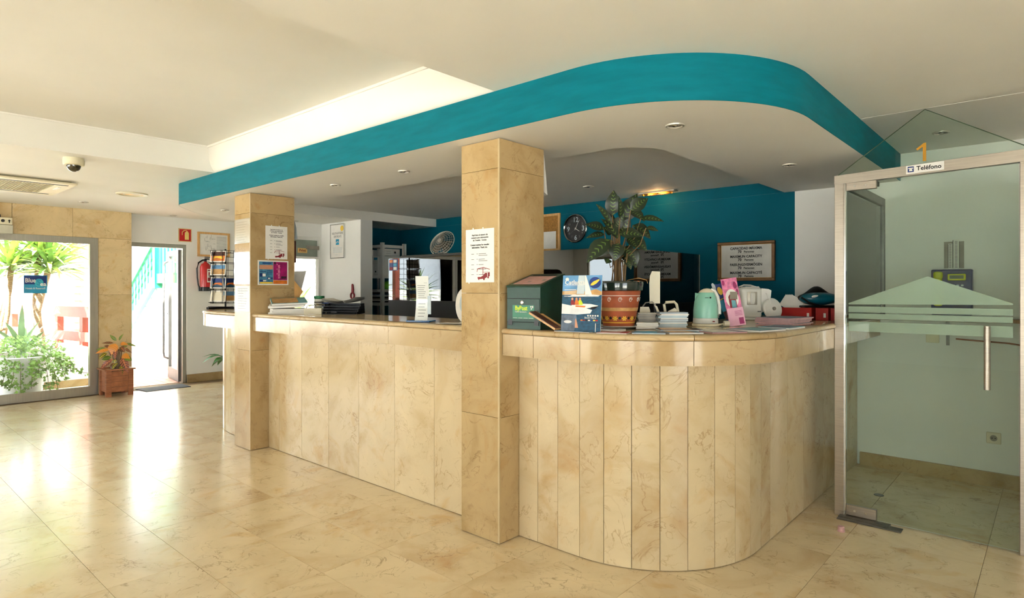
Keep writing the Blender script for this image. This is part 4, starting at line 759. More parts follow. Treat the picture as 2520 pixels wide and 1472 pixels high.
# ================================================================== THINGS ON THE RIGHT HALF OF THE COUNTER
T = 1.1785
mb = thing('post_box', 'dark green metal post box with a lime lettered label beside the near column', 'post box', (-2.150, 2.625, T), math.radians(6))
W2 = .108
obj('body', B().add([(-W2, -.125, 0), (W2, -.125, 0), (W2, .125, 0), (-W2, .125, 0), (-W2, -.125, .225), (W2, -.125, .225), (W2, .125, .292), (-W2, .125, .292)], [(3, 2, 1, 0), (0, 1, 5, 4), (1, 2, 6, 5), (2, 3, 7, 6), (3, 0, 4, 7), (4, 5, 6, 7)]), 'greenbox', mb)
sl = math.atan2(.067, .25); LT = Matrix.Translation((0, -.125, .2255)) @ Matrix.Rotation(sl, 4, 'X')
lid = obj('lid', B().rbox(-W2-.003, W2+.003, -.004, .262, 0, .010, .002, 1, LT), 'greenbox', mb); obj('lid_card', B().box(-W2+.022, W2-.016, .03, .20, .0101, .0112, LT), 'rose', lid); obj('lid_mark', B().box(-.02, .0, .07, .085, .0113, .012, LT).box(.055, .075, .10, .125, .0113, .012, LT), 'khaki', lid); obj('post_slot', B().box(-W2+.03, W2-.03, .218, .235, .0101, .0108, LT), 'ink', lid)
fd = obj('door', B().rbox(-W2+.002, W2-.004, -.129, -.1255, .040, .164, .0015, 1), 'greenbox', mb); obj('door_gap', B().box(-W2, W2, -.1258, -.1252, .0365, .0395).box(-W2, W2, -.1258, -.1252, .1645, .1675), 'ink', mb)
obj('lock', B().lathe([(0, 0), (.011, 0), (.011, .004), (.007, .006), (.005, .004), (0, .004)], 18, Matrix.Translation((-.005, -.129, .145)) @ RX), 'chrome', fd)
lb = obj('label', rects([(-.068, .072, .056, .130)], -.1293), 'label', fd); text('ByPost', .034, -.052, .103, 'lime', lb, y=-.1303, align='LEFT', bold=.0008, width=.080); text('Todito de Operaciones SL', .0095, -.052, .091, 'paper', lb, y=-.1303, align='LEFT', width=.076)
obj('print_lines', rects([(-.064+k*.034, -.036+k*.034, .0605, .062) for k in range(4)]+[(.048, .054, .118, .126), (.058, .066, .116, .127), (.051, .059, .108, .114)], -.1303), 'paper', lb)
for x in (-.085, .085): obj('hinge', B().rbox(x-.014, x+.014, -.1295, -.1255, .022, .052, .001, 1), 'black', mb)
# poster in its stand
cz = thing('boat_trip_sign', 'upright boat trip advert in a clear stand on the counter', 'sign', (-1.80, 2.548, T), math.radians(13)); TP = Matrix.Rotation(math.radians(-6), 4, 'X')
hh, ww = .288, .107
pbk = obj('board', B().rbox(-ww, ww, 0, .006, .0, hh, .002, 1), 'paper', cz); pbk.rotation_euler[0] = math.radians(-6)
obj('stand_foot', B().box(-ww, ww, .0, .075, .0, .004), 'acrylic', cz)
def pr_(nm, poly, m, k): obj(nm, B().slabxz(poly, -.0004-.0006*k, -.0006*k), m, pbk)
pr_('sky', [(-ww, .188), (ww, .188), (ww, hh), (-ww, hh)], 'skyblue', 0); pr_('shore', [(-ww, .188), (ww, .188), (ww, .205), (.075, .218), (.03, .205), (-.03, .212), (-ww, .206)], 'sand', 1); pr_('open_sea', [(-ww, .0), (ww, .0), (ww, .188), (-ww, .188)], 'sea', 0)
pr_('mainsail', [(-.028, .192), (.014, .192), (.017, .287), (-.020, .287)], 'paperb', 2); pr_('jib', [(.018, .190), (.055, .190), (.020, .287), (.014, .287)], 'paper', 2); pr_('hull', [(-.075, .178), (.09, .180), (.098, .186), (.06, .190), (-.05, .188)], 'spray', 2)
pr_('wake', [(-ww, .090), (-.02, .088), (.05, .094), (.06, .112), (.0, .126), (-.05, .132), (-ww, .142)], 'spray', 1); pr_('jet_ski', [(-.055, .125), (.02, .118), (.085, .130), (.092, .134), (.05, .142), (-.02, .144), (-.05, .140)], 'paper', 3); pr_('keel', [(.05, .114), (.075, .118), (.094, .132), (.055, .126)], 'ink', 4); pr_('seat', [(-.03, .126), (.02, .124), (.025, .132), (-.03, .134)], 'orange', 4)
for k, (x, m) in enumerate(((-.047, 'redink'), (-.024, 'orange'), (-.005, 'lime'))): pr_('rider', [(x-.010, .136), (x+.012, .136), (x+.014, .144), (x+.004, .162), (x-.009, .160)], m, 5); pr_('rider_head', ell(x-.002, .167, .006, .007, 12), 'skin', 5)
pr_('lower_photo', [(-ww, 0), (-.035, 0), (-.02, .05), (-.025, .085), (-ww, .085)], 'lilac', 1); pr_('foot', [(-.03, .02), (-.012, .02), (-.018, .045), (-.026, .07), (-.030, .06)], 'skin', 3); pr_('fish', ell(-.07, .05, .022, .008, 14), 'spray', 3)
pr_('round_badge', ell(.070, .250, .031, .029, 26), 'navy', 3); pr_('island', [(.046, .236), (.060, .236), (.078, .246), (.094, .262), (.092, .268), (.080, .264), (.062, .256), (.050, .246)], 'yellow', 4); pr_('logo', ell(-.082, .268, .010, .008, 12), 'paper', 4)
text('Catlanza', .034, -.094, .240, 'paper', pbk, y=-.0040, align='LEFT', bold=.0006, width=.110); text('Book Here', .014, .052, .068, 'paper', pbk, y=-.0040, width=.06)
obj('print_lines', rects([(-.094, -.03, .222-.0085*k, .2245-.0085*k) for k in range(1, 6)]+[(-.094, .01, .2335, .235)]+[(.036+.013*k, .044+.013*k, .079, .0865) for k in range(5)], -.0040), 'paper', pbk)
for k, m in enumerate(('orange', 'redink', 'ink', 'paper', 'navy', 'yellow', 'red')): obj('flag', rects([(.0+.0135*k, .0115+.0135*k, .056, .0625)], -.0040), m, pbk)
obj('white_bar', rects([(.080, .083, .0, .045)], -.0040), 'paper', pbk)
def leaflet(name, label, x, y, z, rz, w_, d_, h_, mats, cat='leaflet', group=None, tilt=None):
    t = thing(name, label, cat, (x, y, z), math.radians(rz), group)
    obj('pages', B().box(-w_/2+.001, w_/2-.001, -d_/2+.001, d_/2-.001, 0, h_*.85), mats[0], t); obj('cover', B().box(-w_/2, w_/2, -d_/2, d_/2, h_*.85, h_), mats[1], t)
    if len(mats) > 2: obj('cover_print', B().box(-w_/2+.01, w_*.25, -d_/2+.01, d_/2-.015, h_, h_+.0006), mats[2], t)
    if tilt: t.rotation_euler[0] = tilt[0]; t.rotation_euler[1] = tilt[1]
    return t
lt_ = thing('leaning_booklet', 'brown and gold booklet leaning between the post box and boat sign', 'booklet', (-1.97, 2.498, T+.004), math.radians(10)); 
lt_.rotation_euler[1] = math.radians(28); obj('pages', B().box(-.10, .07, -.045, .05, .002, .012), 'sand', lt_); obj('cover', B().box(-.101, .071, -.046, .051, .012, .015), 'dusk', lt_); obj('cover_band', B().box(-.10, .07, .02, .05, .0151, .0156), 'sand', lt_); lt_.location.z = T+.040
# flat leaflets along the front edge
for k, (x, y, rz, w_, d_, m, l) in enumerate([(-1.83, 2.535, 8, .20, .055, ('paper', 'sea', 'skyblue'), 'blue sea leaflet lying before the boat trip sign'), (-1.635, 2.60, 20, .15, .12, ('paper', 'redink', 'rose'), 'red edged leaflet lying before the flower pot'), (-1.50, 2.70, 30, .16, .14, ('paperb', 'lilac', 'cyan'), 'slate leaflet lying at the counter edge right of the pot'),
    (-1.385, 2.82, 45, .17, .15, ('paper', 'lilac', 'sand'), 'pale patterned leaflet at the counter edge before the brochures'), (-1.26, 2.99, 58, .20, .16, ('rose', 'lilac', 'paper'), 'pink edged magazine lying at the counter curve'), (-1.175, 3.25, 78, .24, .19, ('paper', 'lilac', 'booktop'), 'grey blue magazine open on the right of the counter'), (-1.135, 3.52, 86, .22, .17, ('paper', 'booktop', 'lilac'), 'blue magazine lying farthest along the counter edge'), (-1.72, 2.70, 5, .13, .10, ('paper', 'paperb', 'grey'), 'small pale leaflet under the edge of the saucer'), (-1.455, 2.93, 38, .21, .15, ('paperb', 'dusk', 'sand'), 'dark printed leaflet under the brochure stack edge')]):
    leaflet('leaflet', l, x, y, T, rz, w_, d_, .0035+.0011*k, m, 'leaflet', 'leaflets spread on the counter')
# painted flower pot with its plant
PX_, PY_ = -1.803, 2.915
pt = thing('flower_pot', 'painted terracotta flower pot with a dark green glazed rim', 'flower pot', (PX_, PY_, T+.014))
prof = [(0, 0), (.078, 0), (.080, .004), (.100, .105), (.113, .190), (.114, .196)]
obj('body', B().lathe(prof, 40), 'terra', pt, smooth=SM); obj('rim', B().lathe([(.113, .192), (.121, .196), (.126, .232), (.124, .243), (.116, .246), (.108, .240), (.106, .20)], 40), 'glaze', pt, smooth=SM); obj('soil', B().lathe([(.107, .222), (.05, .226), (0, .228)], 24), 'soil', pt)
def potr(z): 
    for (r0, z0), (r1, z1) in zip(prof[2:], prof[3:]):
        if z0 <= z <= z1: return r0+(r1-r0)*(z-z0)/(z1-z0)
    return .113
obj('painted_line', B().lathe([(potr(.166)+.0006, .166), (potr(.169)+.0006, .169)], 40), 'paper', pt); obj('painted_line', B().lathe([(potr(.020)+.0006, .020), (potr(.024)+.0006, .024)], 40), 'yellow', pt)
obj('painted_cloud', B().lathe([(potr(.085+.018*k)+.0006, .085+.018*k) for k in range(2)], 40), 'sand', pt)
fb, wb, hb = B(), B(), B()
def onpot(a, z, u, v, e=.0012): r = potr(z+v)+e; return (r*math.cos(a+u/r), r*math.sin(a+u/r), z+v)
for k in range(12):
    a = k*PI/6+.1
    wb_pts = [onpot(a, .146, .010*math.cos(q)*(1-q/14), .014*math.sin(q)*(1-q/14), .0015) for q in [j*.6 for j in range(16)]]; wb.tube(wb_pts, .0014, 4)
    for j in range(6):
        c = j*PI/3; fb.add([onpot(a+.26, .045, 0, 0), onpot(a+.26, .045, .011*math.cos(c-.35), .011*math.sin(c-.35)), onpot(a+.26, .045, .014*math.cos(c), .014*math.sin(c)), onpot(a+.26, .045, .011*math.cos(c+.35), .011*math.sin(c+.35))], [(0, 1, 2, 3)])
    hb.add([onpot(a, .047, .007*math.cos(q), .008*math.sin(q), .0012) for q in [j*PI/5 for j in range(10)]], [tuple(range(10))])
for nm, bb, m in (('painted_scrolls', wb, 'paper'), ('painted_flowers', fb, 'yellow'), ('drain_holes', hb, 'ink')): o = obj(nm, bb, m, pt); o['kind'] = 'stuff'
tag(obj('saucer', B().lathe([(0, 0), (.085, 0), (.115, .010), (.117, .013), (.110, .012), (.082, .0065), (0, .006)], 36), 'plast', None, (PX_, PY_, T+.0055), smooth=SM), 'white saucer under the painted flower pot', 'saucer'); pt.location.z = T+.0135; pt.scale = (1.06, 1.06, 1.0)
# calathea : stalks and leaves, laid out from the pot's middle (right, up) in mm and given depth
ca = thing('house_plant', 'dark leaved calathea growing from the painted pot', 'plant', (PX_, PY_, T+.235))
cal = [(1040,300,1050,88,105),(1095,330,1068,150,52),(1150,330,1290,88,125),(1190,260,1338,160,95),(1215,250,1325,345,80),(1025,385,895,205,48),(1085,350,985,250,50),(1000,400,836,352,70),(1005,440,836,478,48),(1290,320,1478,352,50),(1240,370,1402,488,95),(1320,410,1432,432,40),(1120,460,1210,315,95),(1075,500,940,330,80),(1110,450,1300,478,85),(1010,510,815,705,125),(1070,500,950,640,110),(1090,540,1050,690,110),(1150,560,1250,680,85),(1240,470,1385,590,85),(1200,560,1262,745,88),(1180,480,1260,580,80),(1230,590,1318,665,70),(1080,400,1150,300,80),(1050,450,975,390,75),(1140,600,1215,700,70),(1010,670,985,710,55),(1160,660,1195,760,60)]
rg = random.Random(3); stb = B()
for k, (a0, b0, a1, b1, wd) in enumerate(cal):
    u = .00064; dp = rg.uniform(-.09, .09); dp2 = dp+rg.uniform(-.05, .03)
    p0 = R_*((a0-1105)*u)+Z_*((895-b0)*u)+D_*dp; p1 = R_*((a1-1105)*u)+Z_*((895-b1)*u)+D_*dp2
    nrm = (-D_+Z_*.55+R_*rg.uniform(-.4, .4)).normalized(); obj('leaf', leaf_between(p0, p1, wd*u*1.3, nrm, .10, .22), LM['cal'], ca)
    g = R_*rg.uniform(-.045, .035)+D_*rg.uniform(-.03, .03); stb = B().tube([g, g*.8+Z_*.10+(p0-g)*.15, p0*.75+g*.25-Z_*.01, p0], .0028, 5); obj('stalk', stb, 'stem', ca)
for k in range(7): g = R_*rg.uniform(-.045, .045)+D_*rg.uniform(-.04, .03); obj('stalk', B().tube([g, g*1.25+Z_*.09, g*1.5+Z_*rg.uniform(.14, .20)], .0034, 5), 'stem', ca)
obj('dry_stalk', B().tube([R_*.03, R_*.05+Z_*.03, R_*.11+Z_*.042, R_*.155+Z_*.03, R_*.16+Z_*.012], .0016, 5), 'sand', ca)
# brochure stacks
rs_ = random.Random(8); z = T+.001
for k in range(4): leaflet('small_booklet', ['bottom', 'second', 'third', 'topmost'][k]+' small white booklet right of the flower pot', -1.665+rs_.uniform(-.004, .004), 2.985+rs_.uniform(-.004, .004), z, 28+rs_.uniform(-4, 4), .115, .10, .0078, ('paper', 'paper'), 'booklet', 'small white booklets'); z += .0086
z = T+.0005
order = ['bottom', 'second', 'third', 'fourth', 'fifth', 'sixth', 'seventh', 'eighth', 'ninth', 'tenth', 'topmost']
for k in range(11):
    leaflet('brochure', order[k]+' pale blue brochure of the stack beside the mint kettle', -1.605+rs_.uniform(-.006, .006), 3.145+rs_.uniform(-.005, .005), z, 41+rs_.uniform(-6, 6), .155, .105, .0076 if k != 5 else .010, ('paperb' if k % 3 else 'paper', ['lilac', 'paperb', 'booktop', 'paper', 'dusk'][k % 5]) + (('lilac',) if k == 10 else ()), 'brochure', 'brochures beside the mint kettle'); z += .0078 if k != 5 else .0102
z = T+.0005
for k in range(9):
    leaflet('brochure', order[k if k < 8 else 10]+' grey edged brochure of the pile left of the pale blue stack', -1.745+rs_.uniform(-.004, .004), 3.115+rs_.uniform(-.004, .004), z, 36+rs_.uniform(-4, 4), .10, .10, .0088, ('khaki', 'lilac' if k < 8 else 'paper'), 'brochure', 'grey edged brochures'); z += .009
z = T+.001
for k in range(6):
    leaflet('magazine', ['bottom', 'second', 'third', 'fourth', 'fifth', 'topmost'][k]+' rose edged magazine of the low pile before the red boxes', -1.225+rs_.uniform(-.012, .012), 3.86+rs_.uniform(-.03, .03), z, 84+rs_.uniform(-5, 5), .30, .21, .0075, ('rose', 'lilac'), 'magazine', 'rose edged magazines'); z += .0077
# mint kettle
kt = thing('mint_kettle', 'mint green and white electric kettle on its base', 'kettle', (-1.540, 3.445, T+.0), math.radians(35))
def loft(secs, m_, nm, par, seg=28):
    b = B(); vv = []
    for (z, rx, ry, ox) in secs: vv += [(ox+rx*math.cos(2*PI*i/seg), ry*math.sin(2*PI*i/seg), z) for i in range(seg)]
    n = len(secs); b.add(vv, [(k*seg+i, k*seg+(i+1) % seg, (k+1)*seg+(i+1) % seg, (k+1)*seg+i) for k in range(n-1) for i in range(seg)]+[tuple(range(seg))[::-1], tuple(range((n-1)*seg, n*seg))]); return obj(nm, b, m_, par, smooth=math.radians(45))
loft([(.0, .076, .066, 0), (.006, .078, .068, 0), (.014, .074, .064, 0)], 'cream', 'power_base', kt)
loft([(.016, .070, .058, 0), (.020, .072, .060, 0), (.046, .071, .059, 0)], 'plast', 'foot', kt)
bd = loft([(.047, .0705, .0585, 0), (.09, .070, .058, 0), (.14, .064, .053, 0), (.175, .055, .045, .002), (.195, .044, .036, .004)], 'mint', 'jug', kt); loft([(.1955, .044, .036, .004), (.207, .036, .028, .006), (.217, .020, .016, .008), (.220, .004, .004, .008)], 'cream', 'lid', kt)
obj('spout', B().add([(-.040, -.02, .19), (-.040, .02, .19), (-.060, 0, .194), (-.062, 0, .13)], [(0, 2, 1), (0, 3, 2), (1, 2, 3), (0, 1, 3)]), 'mint', kt)
obj('handle', B().tube([(.030, 0, .214), (.052, 0, .204), (.069, 0, .17), (.078, 0, .12), (.080, 0, .07), (.070, 0, .05)], .009, 10), 'plast', kt, smooth=SM); obj('switch', B().rbox(.028, .040, -.066, -.056, .026, .032, .001, 1), 'redink', kt)
obj('logo', B().slabxz(ell(.018, .166, .005, .005, 14), -.051, -.046).slabxz([(-.012, .164), (.008, .164), (.008, .167), (-.012, .167)], -.052, -.047), 'ink', kt)
tag(obj('plug', B().cyl(.016, 0, .03, 14, Matrix.Translation((0, 0, .017)) @ Matrix.Rotation(PI/2, 4, 'Y')).tube([(0, 0, .016), (-.03, .01, .012), (-.05, .03, .006), (-.035, .05, .006), (.0, .05, .006)], .0035, 6), 'cream', None, (-1.435, 3.455, T), math.radians(40)), 'cream electric plug with coiled lead beside the mint kettle', 'plug')
# brochure stand : pink one in front, blue one behind
bs = thing('pink_leaflet_holder', 'leaning pink leaflet holder with a small pocket', 'leaflet holder', (-1.395, 3.555, T), math.radians(32)); bb = bpy.data.objects.new('panel', None)
bp = obj('back_panel', B().box(-.045, .045, -.003, 0, .0, .285), 'pink', bs); bp.rotation_euler[0] = math.radians(-9); bp.rotation_euler[1] = math.radians(-9)
obj('white_arch', B().slabxz(ell(.0, .165, .036, .055), -.0040, -.0032), 'paper', bp); obj('red_panel', B().slabxz([(-.02, .11), (.02, .11), (.02, .175), (.012, .188), (-.012, .188), (-.02, .175)], -.0050, -.0042), 'redink', bp); obj('leaflet_in_pocket', B().slabxz([(-.012, .07), (.018, .07), (.016, .15), (-.006, .155)], -.0066, -.0052), 'booktop', bp); obj('dark_blossom', B().slabxz(ell(.028, .24, .010, .022, 12), -.004, -.0032).slabxz(ell(-.034, .262, .008, .016, 12), -.004, -.0032).slabxz(ell(.036, .20, .006, .018, 12), -.004, -.0032), 'magenta', bp)
pk = obj('pocket', B().box(-.045, .045, -.026, -.010, .0, .105), pm('pocket_pink', (226, 166, 190), .4, var=.06), bp); obj('pocket_print', rects([(-.005, .035, .06+.008*k, .062+.008*k) for k in range(4)]+[(.012, .038, .008, .045)], -.0265), 'magenta', pk); obj('stand_leg', B().add([(-.04, .0, .2), (.0, .0, .2), (-.04, .09, .0), (.02, .09, .0), (-.04, .003, .2), (.0, .003, .2)], [(0, 1, 3, 2), (4, 2, 3, 5)]), 'khaki', bs)
bl = thing('blue_leaflet_holder', 'blue leaflet holder with yellow flowers leaning behind the pink one', 'leaflet holder', (-1.44, 3.66, T), math.radians(32)); bq = obj('back_panel', B().slabxz([(-.045, 0), (.045, 0), (.045, .265), (-.01, .268), (-.045, .285)], -.003, 0), 'navy', bl); bq.rotation_euler[1] = math.radians(-22); bq.rotation_euler[0] = math.radians(-4)
obj('flower_print', B().slabxz(ell(-.012, .225, .014, .026, 14), -.004, -.0032), 'yellow', bq); obj('leaf_print', B().slabxz(ell(-.036, .262, .010, .024, 12), -.004, -.0032), 'paperb', bq); obj('white_swirl', B().slabxz(ell(.022, .232, .012, .022, 12), -.004, -.0032), 'skyblue', bq); obj('beach_print', rects([(-.045, .045, .10, .17)], -.0032), 'cyan', bq); obj('crowd_print', rects([(-.045, .045, .05, .10)], -.0032), 'dusk', bq); obj('yellow_curve', B().slabxz([(-.045, .17), (.045, .18), (.045, .185), (-.045, .175)], -.005, -.0042), 'yellow', bq); obj('white_print', rects([(.01, .04, .012+.01*k, .016+.01*k) for k in range(4)], -.0032), 'paper', bq); obj('stand_leg', box(-.03, .03, .002, .10, .0, .004), 'khaki', bl)
# white jug kettle, its upright base and lead
wk = thing('white_kettle', 'white plastic jug kettle behind the leaflet holders', 'kettle', (-1.605, 4.34, T), math.radians(41.6))
obj('jug', B().rbox(-.085, .055, -.06, .06, .012, .225, .022, 3), 'plast', wk, smooth=SM); obj('handle_recess', B().rbox(-.052, .018, -.064, -.056, .105, .195, .004, 2), 'lampring', wk, smooth=SM); obj('handle_grip', B().rbox(-.030, .000, -.068, -.060, .110, .190, .008, 2), 'plast', wk, smooth=SM); obj('spout', B().slabxz([(.055, .05), (.10, .07), (.118, .13), (.125, .205), (.105, .215), (.055, .22)], -.04, .04), 'plast', wk); obj('level_window', B().box(.02, .045, -.0615, -.0600, .055, .064), 'grey', wk); obj('foot', B().rbox(-.078, .05, -.056, .056, 0, .014, .005), 'plast', wk); obj('lid', B().rbox(-.06, .04, -.045, .045, .225, .233, .004), 'plast', wk)
kb_ = thing('cordless_plate', 'round white kettle power base propped on its edge', 'kettle base', (-1.475, 4.385, T), math.radians(60)); TB = Matrix.Translation((0, 0, .077)) @ Matrix.Rotation(math.radians(78), 4, 'X')
obj('disc', B().lathe([(0, -.012), (.07, -.012), (.076, -.006), (.076, .004), (.070, .010), (0, .012)], 30, TB), 'plast', kb_, smooth=SM); obj('rating_label', B().lathe([(0, .0125), (.028, .0115)], 20, TB), 'paper', kb_); obj('contact', B().cyl(.012, .012, .022, 14, TB), 'khaki', kb_)
tag(obj('kettle_lead', B().tube([(-1.70, 4.36, 1.385), (-1.70, 4.36, 1.408), (-1.67, 4.37, 1.422), (-1.62, 4.37, 1.420), (-1.56, 4.37, 1.40), (-1.51, 4.37, 1.36), (-1.485, 4.37, 1.31), (-1.475, 4.375, 1.262)], .0048, 8), 'plast', None, smooth=SM), 'white power lead arching over the white kettle', 'cable')
# red boxes, cards and bag
for k, (x0, x1, y0, y1, l) in enumerate([(-1.47, -1.255, 4.50, 4.74, 'open red card box with papers nearest the white kettle base'), (-1.24, -1.16, 4.54, 4.80, 'middle red card box under the teal bag'), (-1.15, -1.07, 4.56, 4.84, 'right hand red card box against the booth side')]):
    t = thing('red_box', l, 'box', (x0, y0, T), 0, 'red card boxes'); dx, dy = x1-x0, y1-y0
    obj('case', B().box(0, dx, 0, .004, 0, .085).box(0, dx, dy-.004, dy, 0, .085).box(0, .004, .004, dy-.004, 0, .085).box(dx-.004, dx, .004, dy-.004, 0, .085).box(.004, dx-.004, .004, dy-.004, 0, .004), 'redbox', t); obj('paper_fill', B().box(.006, dx-.006, .006, dy-.006, .005, .078 if k == 0 else .0838), 'paper' if k == 0 else 'redbox', t); obj('label', B().box(dx-.03, dx-.015, -.001, 0, .02, .05), 'paper', t)
for k in range(4): tag(obj('white_card', B().box(-.05, .05, -.002, .0, 0, .085), 'paper', None, (-1.44+.010*k, 4.545+.010*k, T+.079), math.radians(36)), ['first', 'second', 'third', 'rearmost'][k]+' white card leaning in the open red box', 'card', 'white cards in the red box')
for o in [o for o in bpy.data.objects if o.name.startswith('white_card')]: o.rotation_euler[1] = math.radians(32)
bg_ = thing('belt_bag', 'glossy teal and black bag lying on the red boxes', 'bag', (-1.255, 4.66, T+.086), math.radians(41.6)); obj('pouch', B().ball((0, -.01, .062), .135, .07, .045, 24, 14), 'tealbag', bg_, smooth=SM)
bmx = B().ball((.01, .03, .07), .14, .065, .058, 24, 14); bmx.v = [(x, y, z+.022*math.cos(x*32)*max(0, (z-.05)/.08)) for x, y, z in bmx.v]; obj('flap', bmx, 'black', bg_, smooth=SM)
obj('strap', B().tube([(-.13, -.03, .07), (-.10, -.075, .035), (-.03, -.085, .012), (.06, -.085, .010), (.14, -.05, .012), (.16, .0, .02)], .007, 6), 'black', bg_, smooth=SM); obj('strap', B().rbox(-.12, .15, -.05, .06, 0, .014, .005), 'black', bg_); obj('logo_print', B().ball((-.05, -.066, .075), .03, .006, .012, 12, 8), 'spray', bg_)
# cream office pieces standing behind the brochures
t = thing('upright_card', 'tall pale card standing behind the brochure stacks', 'card', (-1.79, 3.30, T), math.radians(41.6)); obj('sheet', B().slabxz([(-.032, .13), (.030, .13), (.030, .32), (-.018, .322), (-.030, .295), (-.034, .25)], -.002, .0), 'cream', t); obj('stem', box(-.006, .006, .001, .006, 0, .31), 'black', t); obj('foot', B().rbox(-.04, .04, -.02, .05, 0, .008, .002, 1), 'black', t)
t = thing('low_card', 'small pale card standing left behind the brochure stacks', 'card', (-1.80, 3.20, T), math.radians(41.6)); obj('sheet', B().slabxz([(-.034, 0), (.030, 0), (.030, .09), (.022, .112), (-.028, .112), (-.034, .06)], -.002, 0), 'cream', t); obj('rest', box(-.01, .01, 0, .05, 0, .003), 'cream', t)
t = thing('cream_bracket', 'cream open frame standing just left of the mint kettle', 'bracket', (-1.705, 3.335, T), math.radians(41.6)); obj('frame', B().tube([(-.012, 0, .0), (-.030, 0, .06), (-.040, 0, .125), (-.030, 0, .137), (.020, 0, .140), (.034, 0, .125), (.045, 0, .07)], .008, 8), 'cream', t, smooth=SM); obj('plate', B().slabxz([(-.014, .06), (.034, .05), (.034, .095), (.022, .105), (-.016, .085)], -.004, .004), 'cream', t)
t = thing('cream_bar', 'cream slanting bar leaning behind the brochure stacks', 'bar', (-1.79, 3.25, T), math.radians(41.6)); obj('bar', B().slabxz([(.022, .12), (.036, .115), (.085, .0), (.068, .0)], -.005, .005), 'cream', t); obj('wire', B().tube([(-.075, .004, .0), (-.055, .004, .10), (-.03, .004, .135), (.01, .004, .14), (.03, .004, .12)], .004, 6), 'khaki', t)

# ================================================================== THINGS ON THE LEFT HALF OF THE COUNTER
z = T; oo = ['bottom', 'second', 'third', 'fourth', 'topmost']
for k in range(5):
    leaflet('brochure', oo[k]+(' glossy holiday brochure of the pile by the farther column'), -4.985+rs_.uniform(-.012, .012), 2.70+rs_.uniform(-.01, .01), z, 63+rs_.uniform(-7, 7), .29, .22, .0145 if k < 3 else .018, ('paper', 'booktop' if k == 4 else 'paper') + (('sand',) if k == 4 else ()), 'brochure', 'holiday brochures by the farther column', None if k < 3 else (math.radians(5+6*(k-3)), math.radians(-2))); z += .0147 if k < 2 else .034
jr = thing('green_lid_jar', 'small white labelled jar with a green lid on the counter', 'jar', (-4.97, 2.985, T)); obj('body', B().lathe([(0, 0), (.042, 0), (.044, .005), (.044, .118), (.040, .125), (0, .125)], 24), 'paper', jr, smooth=SM); obj('lid', B().lathe([(.045, .125), (.046, .127), (.046, .148), (.043, .151), (0, .151)], 24), pm('green_lid', (20, 122, 62), .4), jr, smooth=SM); obj('print_lines', B().lathe([(.0446, .09), (.0446, .10)], 14, None, -2.2, .4).lathe([(.0446, .07), (.0446, .074)], 14, None, -2.2, .4).lathe([(.0446, .05), (.0446, .054)], 14, None, -2.2, .4), 'ink', jr); obj('base_band', B().lathe([(.0447, .0), (.0447, .014)], 24), pm('green_lid', (0, 0, 0)), jr)
dc = thing('desk_calendar', 'small blue headed desk calendar behind the brochure pile', 'calendar', (-4.79, 2.995, T), math.radians(62)); obj('front_sheet', B().add([(-.08, -.03, 0), (.08, -.03, 0), (.08, 0, .095), (-.08, 0, .095)], [(0, 1, 2, 3)]), 'paper', dc); obj('rear_sheet', B().add([(-.08, .03, 0), (.08, .03, 0), (.08, 0, .095), (-.08, 0, .095)], [(0, 3, 2, 1)]), 'paper', dc); obj('header', B().add([(-.08, -.0115, .0605), (.08, -.0115, .0605), (.08, -.001, .0945), (-.08, -.001, .0945)], [(0, 1, 2, 3)]), 'navy', dc); obj('blue_print', B().add([(-.07, -.0225, .026), (.07, -.0225, .026), (.07, -.0135, .056), (-.07, -.0135, .056)], [(0, 1, 2, 3)]), 'skyblue', dc)
nb = thing('card_holder', 'clear curled plastic card holder at the counter edge', 'card holder', (-4.68, 2.84, T), math.radians(40)); obj('curl', B().add([(x, .045*math.cos(a), .045+.045*math.sin(a)) for x in (-.06, .06) for a in [-PI/2+k*PI/8 for k in range(11)]], [(k, k+1, 12+k, 11+k) for k in range(10)]), 'acrylic', nb, smooth=1.0); obj('cards', B().box(-.15, .0, -.02, .03, 0, .05), 'cream', nb); obj('clip', B().tube([(-.13, -.02, .05), (-.12, -.02, .075), (-.05, -.02, .075), (-.04, -.02, .05)], .004, 6), 'chrome', nb)
z = T
for k in range(4):
    tag(obj('letter_tray', B().box(-.15, .15, -.11, .11, 0, .004).box(-.15, -.146, -.11, .11, .004, .022).box(.146, .15, -.11, .11, .004, .022).box(-.146, .146, .106, .11, .004, .022), 'black', None, (-4.60+.01*k, 3.0-.004*k, z), math.radians(38+3*k)), ['bottom', 'second', 'third', 'top'][k]+' black letter tray of the pile at the back of the counter', 'letter tray', 'black letter trays'); z += .0225
for k in range(3):
    bmp = B(); n_ = 9; vv = [((-.15+.30*i/8), y, .008*k+.030*((i/8-.45)**2)*4) for y in (-.11, .11) for i in range(n_)]; bmp.add(vv+[(x, y, zz+.003) for x, y, zz in vv], [(i, i+1, n_+i+1, n_+i) for i in range(n_-1)]+[(2*n_+i, 2*n_+i+1, 3*n_+i+1, 3*n_+i) for i in range(n_-1)]); tag(obj('loose_papers', bmp, 'paper', None, (-4.60, 3.0, z+.001), math.radians(34), smooth=1.0), ['lowest', 'middle', 'upper'][k]+' curled white sheets on the letter trays', 'paper', 'loose papers on the trays')
bc = thing('blue_base_sign', 'narrow clear sign with a white insert on a blue base', 'sign', (-3.13, 2.625, T), math.radians(24)); obj('base', B().rbox(-.085, .085, -.05, .05, 0, .010, .003, 1), 'bluebase', bc)
n_ = 12; vv = []
for i in range(n_+1): zq = .010+.29*i/n_; yq = .014*math.sin(i/n_*PI*1.3); xq = .012*i/n_; vv += [(-.046+xq, yq, zq), (.046+xq, yq, zq)]
